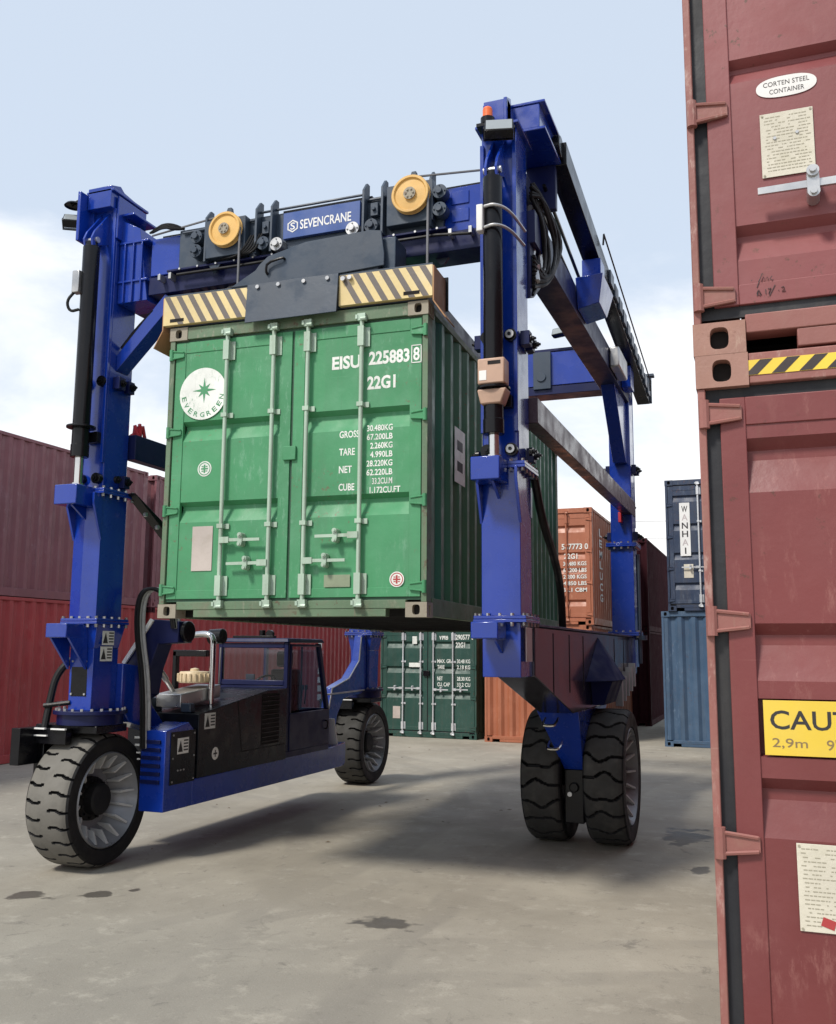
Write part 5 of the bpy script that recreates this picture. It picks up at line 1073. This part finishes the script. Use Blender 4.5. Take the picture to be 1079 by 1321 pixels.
# cab
cy0, cy1, cz0, cz1 = 3.34, 4.52, 0.70, 2.14; cxl = -2.72
cab = part('cab', MB().box(cxl, BX, cy0, cy1, cz0 + 0.02, cz0 + 0.10).box(cxl, cxl + 0.03, cy0, cy1, cz0 + 0.1, 1.30).box(cxl, BX - 0.002, cy0 + 0.01, cy0 + 0.05, cz0 + 0.1, 1.57)
           .box(BX - 0.055, BX, cy0, cy0 + 0.06, 0.8, cz1 - 0.05).box(cxl, cxl + 0.055, cy0, cy0 + 0.06, 1.57, cz1 - 0.05).box(cxl, cxl + 0.05, cy1 - 0.06, cy1, 0.8, cz1 - 0.05)
           .hexa([(BX - 0.05, cy1 - 0.08, 1.25), (BX, cy1 - 0.08, 1.25), (BX, cy1, 1.25), (BX - 0.05, cy1, 1.25)], [(BX - 0.05, cy1 - 0.36, cz1 - 0.06), (BX, cy1 - 0.36, cz1 - 0.06), (BX, cy1 - 0.28, cz1 - 0.06), (BX - 0.05, cy1 - 0.28, cz1 - 0.06)])
           .box(cxl, BX, cy1 - 0.04, cy1, cz0 + 0.1, 1.25).box(cxl + 0.055, BX - 0.055, cy0 + 0.002, cy0 + 0.04, 1.571, 1.635).box(cxl + 0.055, BX - 0.055, cy0 + 0.002, cy0 + 0.05, 2.02, cz1 - 0.06), 'navy', bevel=0.008)
part('cab_roof', MB().hexa([(cxl - 0.02, cy0 - 0.03, cz1 - 0.05), (BX + 0.02, cy0 - 0.03, cz1 - 0.05), (BX + 0.02, cy1 - 0.22, cz1 - 0.05), (cxl - 0.02, cy1 - 0.22, cz1 - 0.05)], [(cxl, cy0, cz1), (BX, cy0, cz1), (BX, cy1 - 0.25, cz1), (cxl, cy1 - 0.25, cz1)]), 'navy', cab, 0.01)
part('windshield', MB().box(cxl + 0.056, BX - 0.056, cy0 + 0.018, cy0 + 0.026, 1.636, 2.019), 'glass', cab, 0)
part('door_window', MB().prism([(cy0 + 0.10, 1.27), (cy1 - 0.10, 1.27), (cy1 - 0.36, 2.04), (cy0 + 0.10, 2.04)], 'x', BX - 0.028, BX - 0.020), 'glass', cab, 0)
part('rear_window', MB().box(cxl + 0.056, BX - 0.056, cy1 - 0.10, cy1 - 0.09, 1.26, 2.0), 'glass', cab, 0)
dr2 = part('cab_door', MB().box(BX - 0.03, BX + 0.010, cy0 + 0.07, cy1 - 0.02, 0.80, 1.24).box(BX - 0.03, BX + 0.010, cy0 + 0.062, cy0 + 0.10, 1.241, 2.07).box(BX - 0.03, BX + 0.01, cy0 + 0.101, cy1 - 0.34, 2.041, 2.07), 'navy', cab, 0.006)
part('door_handle', MB().tube([(BX + 0.012, cy1 - 0.15, 1.10), (BX + 0.05, cy1 - 0.15, 1.10), (BX + 0.05, cy1 - 0.15, 1.0), (BX + 0.012, cy1 - 0.15, 1.0)], 0.010, 8, 1), 'black', cab, 0)
part('door_bar', MB().tube([(BX - 0.05, 3.80, 1.28), (BX - 0.05, 3.80, 2.04)], 0.012, 8), 'black', cab, 0)
part('operator_seat', MB().box(-2.42, -2.00, 3.72, 4.20, 0.95, 1.20).box(-2.40, -2.02, 4.08, 4.22, 1.2, 1.75).box(-2.31, -2.11, 4.06, 4.18, 1.78, 1.98), 'seat', cab, 0.03)
part('control_column', MB().box(-2.30, -2.12, 3.46, 3.60, 0.8, 1.45).box(-2.02, -1.90, 3.55, 3.75, 0.8, 1.35), 'black', cab, 0.01)
sw = MB(); K = 22
pts_ = [(-2.21 + 0.17 * math.cos(2 * PI * k / K), 3.60 + 0.10 * math.sin(2 * PI * k / K), 1.55 + 0.13 * math.sin(2 * PI * k / K)) for k in range(K + 1)]
part('steering_wheel', sw.tube(pts_, 0.014, 8).tube([(-2.21, 3.56, 1.44), (-2.21, 3.60, 1.55)], 0.02, 8), 'black', cab, 0)
lv_ = MB()
for k in range(5): lv_.tube([(-1.98 + k * .03, 3.86 + k * 0.04, 1.32), (-1.98 + k * .03, 3.90 + k * 0.04, 1.50 + rnd.uniform(0, .06))], 0.010, 6); lv_.cyl((-1.98 + k * .03, 3.90 + k * 0.04, 1.50), (-1.98 + k * .03, 3.90 + k * .04, 1.56), 0.02, n=8)
part('control_levers', lv_, 'black', cab, 0)
part('dash_display', MB().box(-2.42, -2.30, 3.50, 3.53, 1.55, 1.70), 'slate', cab, 0.005)
part('roof_lamp', MB().box(-2.55, -1.98, 3.38, 3.46, cz1 + 0.002, cz1 + 0.03).cyl((-2.2, 3.5, cz1 + 0.002), (-2.2, 3.5, cz1 + 0.10), 0.04, n=12).cyl((-2.05, 3.45, cz1 + 0.05), (-2.05, 3.40, cz1 + 0.05), 0.05, n=14), 'black', cab, 0.003)
# rear arch over the rear left wheel
part('wheel_arch', MB().prism([(5.0, 0.80), (5.05, 1.20), (5.15, 1.48), (5.7, 1.60), (6.05, 1.85), (6.15, 2.22), (6.33, 2.22), (6.33, 1.42), (6.15, 1.36), (5.55, 1.32), (5.35, 1.1), (5.25, 0.80)], 'x', -2.14, -2.02), 'blue', bevel=0.012)
part('arch_edge_highlight', MB().tube([(-2.012, 5.05, 1.20), (-2.012, 5.15, 1.48), (-2.012, 5.7, 1.60), (-2.012, 6.05, 1.85), (-2.012, 6.12, 2.2)], 0.010, 6), 'steel', bevel=0)  # bright tube stands in for the highlight along the arch edge
part('arch_rail', MB().tube([(-2.0, 4.95, 1.40), (-2.0, 6.35, 1.42)], 0.012, 6), 'steel', bevel=0)

# ================================================================== spreader
SP = thing('container_spreader', 'grey lifting spreader with yellow striped boards clamped on the green container', 'spreader', (0, 0, 0), 0.0385)
SP.location = (-1.219 * _c, -1.219 * _s, 4.854)
def spart(name, mb, m_, bevel=0.005, parent=None): return mb.build(name, M[m_] if isinstance(m_, str) else [M[q] for q in m_], parent or SP, bevel)
spart('frame', MB().box(0.02, CW - 0.02, 0.02, 0.24, 0.012, 0.26).box(0.02, CW - 0.02, 5.82, 6.04, 0.012, 0.26).box(0.10, 0.34, 0.242, 5.818, 0.03, 0.25).box(CW - 0.34, CW - 0.10, 0.242, 5.818, 0.03, 0.25).box(CW / 2 - 0.2, CW / 2 + 0.2, 0.242, 5.818, 0.06, 0.30), 'slate', 0.006)
for (xa, xb, dirn) in ((-0.055, 0.800, 1), (1.655, CW + 0.045, 1)):
    z0, z1 = 0.02, 0.285; mb = MB().use(0).box(xa, xb, -0.035, 0.015, z0, z1); mb.use(1)
    sw_ = 0.055; gap = 0.118; sl_ = -0.15; x = xa + 0.005
    while x < xb + 0.2:
        poly = [(x, z1 - 0.002), (x + sw_, z1 - 0.002), (x + sw_ - sl_, z0 + 0.002), (x - sl_, z0 + 0.002)]
        # clip to the board
        def clip(P, f, keep):
            out = []
            for i in range(len(P)):
                a, b2 = P[i], P[(i + 1) % len(P)]; ka, kb = keep(a), keep(b2)
                if ka: out.append(a)
                if ka != kb:
                    t = (f - a[0]) / (b2[0] - a[0]); out.append((f, a[1] + t * (b2[1] - a[1])))
            return out
        P = clip(poly, xb - 0.003, lambda p: p[0] <= xb - 0.003)
        if len(P) > 2: P = clip(P, xa + 0.003, lambda p: p[0] >= xa + 0.003)
        if len(P) > 2: mb._add([(p[0], -0.0365, p[1]) for p in P], [tuple(range(len(P)))])
        x += gap
    B_ = spart('hazard_board', mb, ('yellow', 'stripe'), 0)
    xs_ = xa + 0.07 if xa < 0 else xb - 0.25
    spart('board_slot', MB().box(xs_, xs_ + 0.14, -0.0375, -0.036, 0.045, 0.075), 'hole', 0, B_)
    spart('board_rim', MB().box(xa, xb, -0.03, 0.03, z1 + 0.001, z1 + 0.018), 'slate', 0.002, B_)
# centre hood: bent apron plus tall stepped plate
def tp(px): return px
spart('apron', MB().hexa([(0.795, -0.085, -0.055), (1.655, -0.085, -0.045), (1.655, -0.073, -0.045), (0.795, -0.073, -0.055)], [(0.795, -0.055, 0.300), (1.655, -0.055, 0.305), (1.655, -0.043, 0.305), (0.795, -0.043, 0.300)]), mat('bent_grey_plate', (0.045, 0.047, 0.055), 0.38, metal=0.3, dirt=0.3, streak=False, bump=0.1, wave=10) and 'slate', 0.003)
pol = [(0.66, 0.305), (1.80, 0.315), (1.98, 0.36), (2.03, 0.40), (2.03, 0.62), (1.84, 0.665), (1.30, 0.665), (0.93, 0.46), (0.93, 0.40)]
pol = [(0.62, 0.300), (1.66, 0.306), (2.06, 0.330), (2.06, 0.435), (2.03, 0.640), (1.93, 0.655), (1.34, 0.630), (0.98, 0.545), (0.90, 0.480), (0.86, 0.430)]
spart('centre_plate', MB().prism(pol, 'y', -0.042, -0.020), 'slate', 0.004)
spart('centre_box', MB().box(1.30, 2.00, -0.018, 0.35, 0.30, 0.62).box(2.02, 2.14, 0.02, 0.30, 0.30, 0.60), 'slate', 0.008)
spart('bolt_set', MB().bolts([(x_, -0.056, 0.265) for x_ in (0.90, 1.10, 1.34, 1.56)], (0, -1, 0), 0.018, 0.02, 8), 'steel', 0)
spart('grab_handle', MB().tube([(0.98, -0.042, 0.38), (0.98, -0.075, 0.40), (0.99, -0.075, 0.47), (1.14, -0.075, 0.50), (1.14, -0.042, 0.50)], 0.012, 8, 1), 'black', 0)
spart('twistlock_pin', MB().cyl((1.70, -0.07, 0.245), (1.70, -0.04, 0.245), 0.02, n=10).cyl((1.76, -0.07, 0.250), (1.76, -0.04, 0.250), 0.02, n=10), 'steel', 0)
for (xo, s_) in ((-0.055, -1), (CW + 0.045, 1)):
    for (ya, yb) in ((-0.03, 0.30), (5.75, 6.09)):
        fl = MB().hexa([(xo, ya, -0.02), (xo + s_ * 0.012, ya, -0.02), (xo + s_ * 0.012, yb, -0.02), (xo, yb, -0.02)], [(xo, ya, 0.28), (xo + s_ * 0.012, ya, 0.28), (xo + s_ * 0.012, yb, 0.28), (xo, yb, 0.28)])
        fl.hexa([(xo + s_ * 0.10, ya + 0.02, -0.17), (xo + s_ * 0.112, ya + 0.02, -0.17), (xo + s_ * 0.112, yb - 0.05, -0.17), (xo + s_ * 0.10, yb - 0.05, -0.17)], [(xo, ya, -0.021), (xo + s_ * 0.012, ya, -0.021), (xo + s_ * 0.012, yb, -0.021), (xo, yb, -0.021)])
        spart('corner_guide', fl, 'tan', 0.002)
        spart('guide_edge', MB().box(xo - 0.02, xo + s_ * 0.014 + (0.02 if s_ > 0 else 0), yb + 0.001, yb + 0.02, 0.0, 0.30), 'black', 0.002)
hv = MB(); 
for k in range(4): hv.tube([(0.45 + k * .08, 0.10, 0.26), (0.50 + k * .09, 0.12, 0.38), (0.62 + k * .05, 0.12, 0.36), (0.68, 0.12, 0.28)], 0.016, 7, 2)
spart('spreader_hose', hv, 'hose', 0)

# ================================================================== power lines far behind and yard litter
for k, (z0, z1) in enumerate(((14.0, 14.6), (12.6, 13.0), (11.0, 11.2))):
    pts_ = []
    for i in range(13):
        t = i / 12; pts_.append((-30 + 110 * t, 75, z0 + (z1 - z0) * t - 1.6 * 4 * t * (1 - t)))
    o = MB().tube(pts_, 0.022, 5).build('power_line', M['rope']); tag(o, ('topmost', 'middle', 'lowest')[k] + ' of the thin grey cables crossing the white sky behind the crane', 'cable', 'overhead cables behind the yard')
lt = MB()
for k in range(46):
    x_, y_ = rnd.uniform(-4, 3.2), rnd.uniform(-3.0, 13); a_ = rnd.uniform(0, 6.28); l_ = rnd.uniform(0.012, 0.035)
    c_, s2 = math.cos(a_), math.sin(a_)
    lt._add([(x_ - c_ * l_, y_ - s2 * l_, 0.006), (x_ + s2 * l_ * .35, y_ - c_ * l_ * .35, 0.012), (x_ + c_ * l_, y_ + s2 * l_, 0.005), (x_ - s2 * l_ * .35, y_ + c_ * l_ * .35, 0.010)], [(0, 1, 2, 3)])
lo = lt.build('leaf_litter', M['leaf']); tag(lo, 'small dry leaves and scraps lying on the concrete', 'litter', kind='stuff')
for o in list(COL.objects):
    if o.get('doors'): del o['doors']
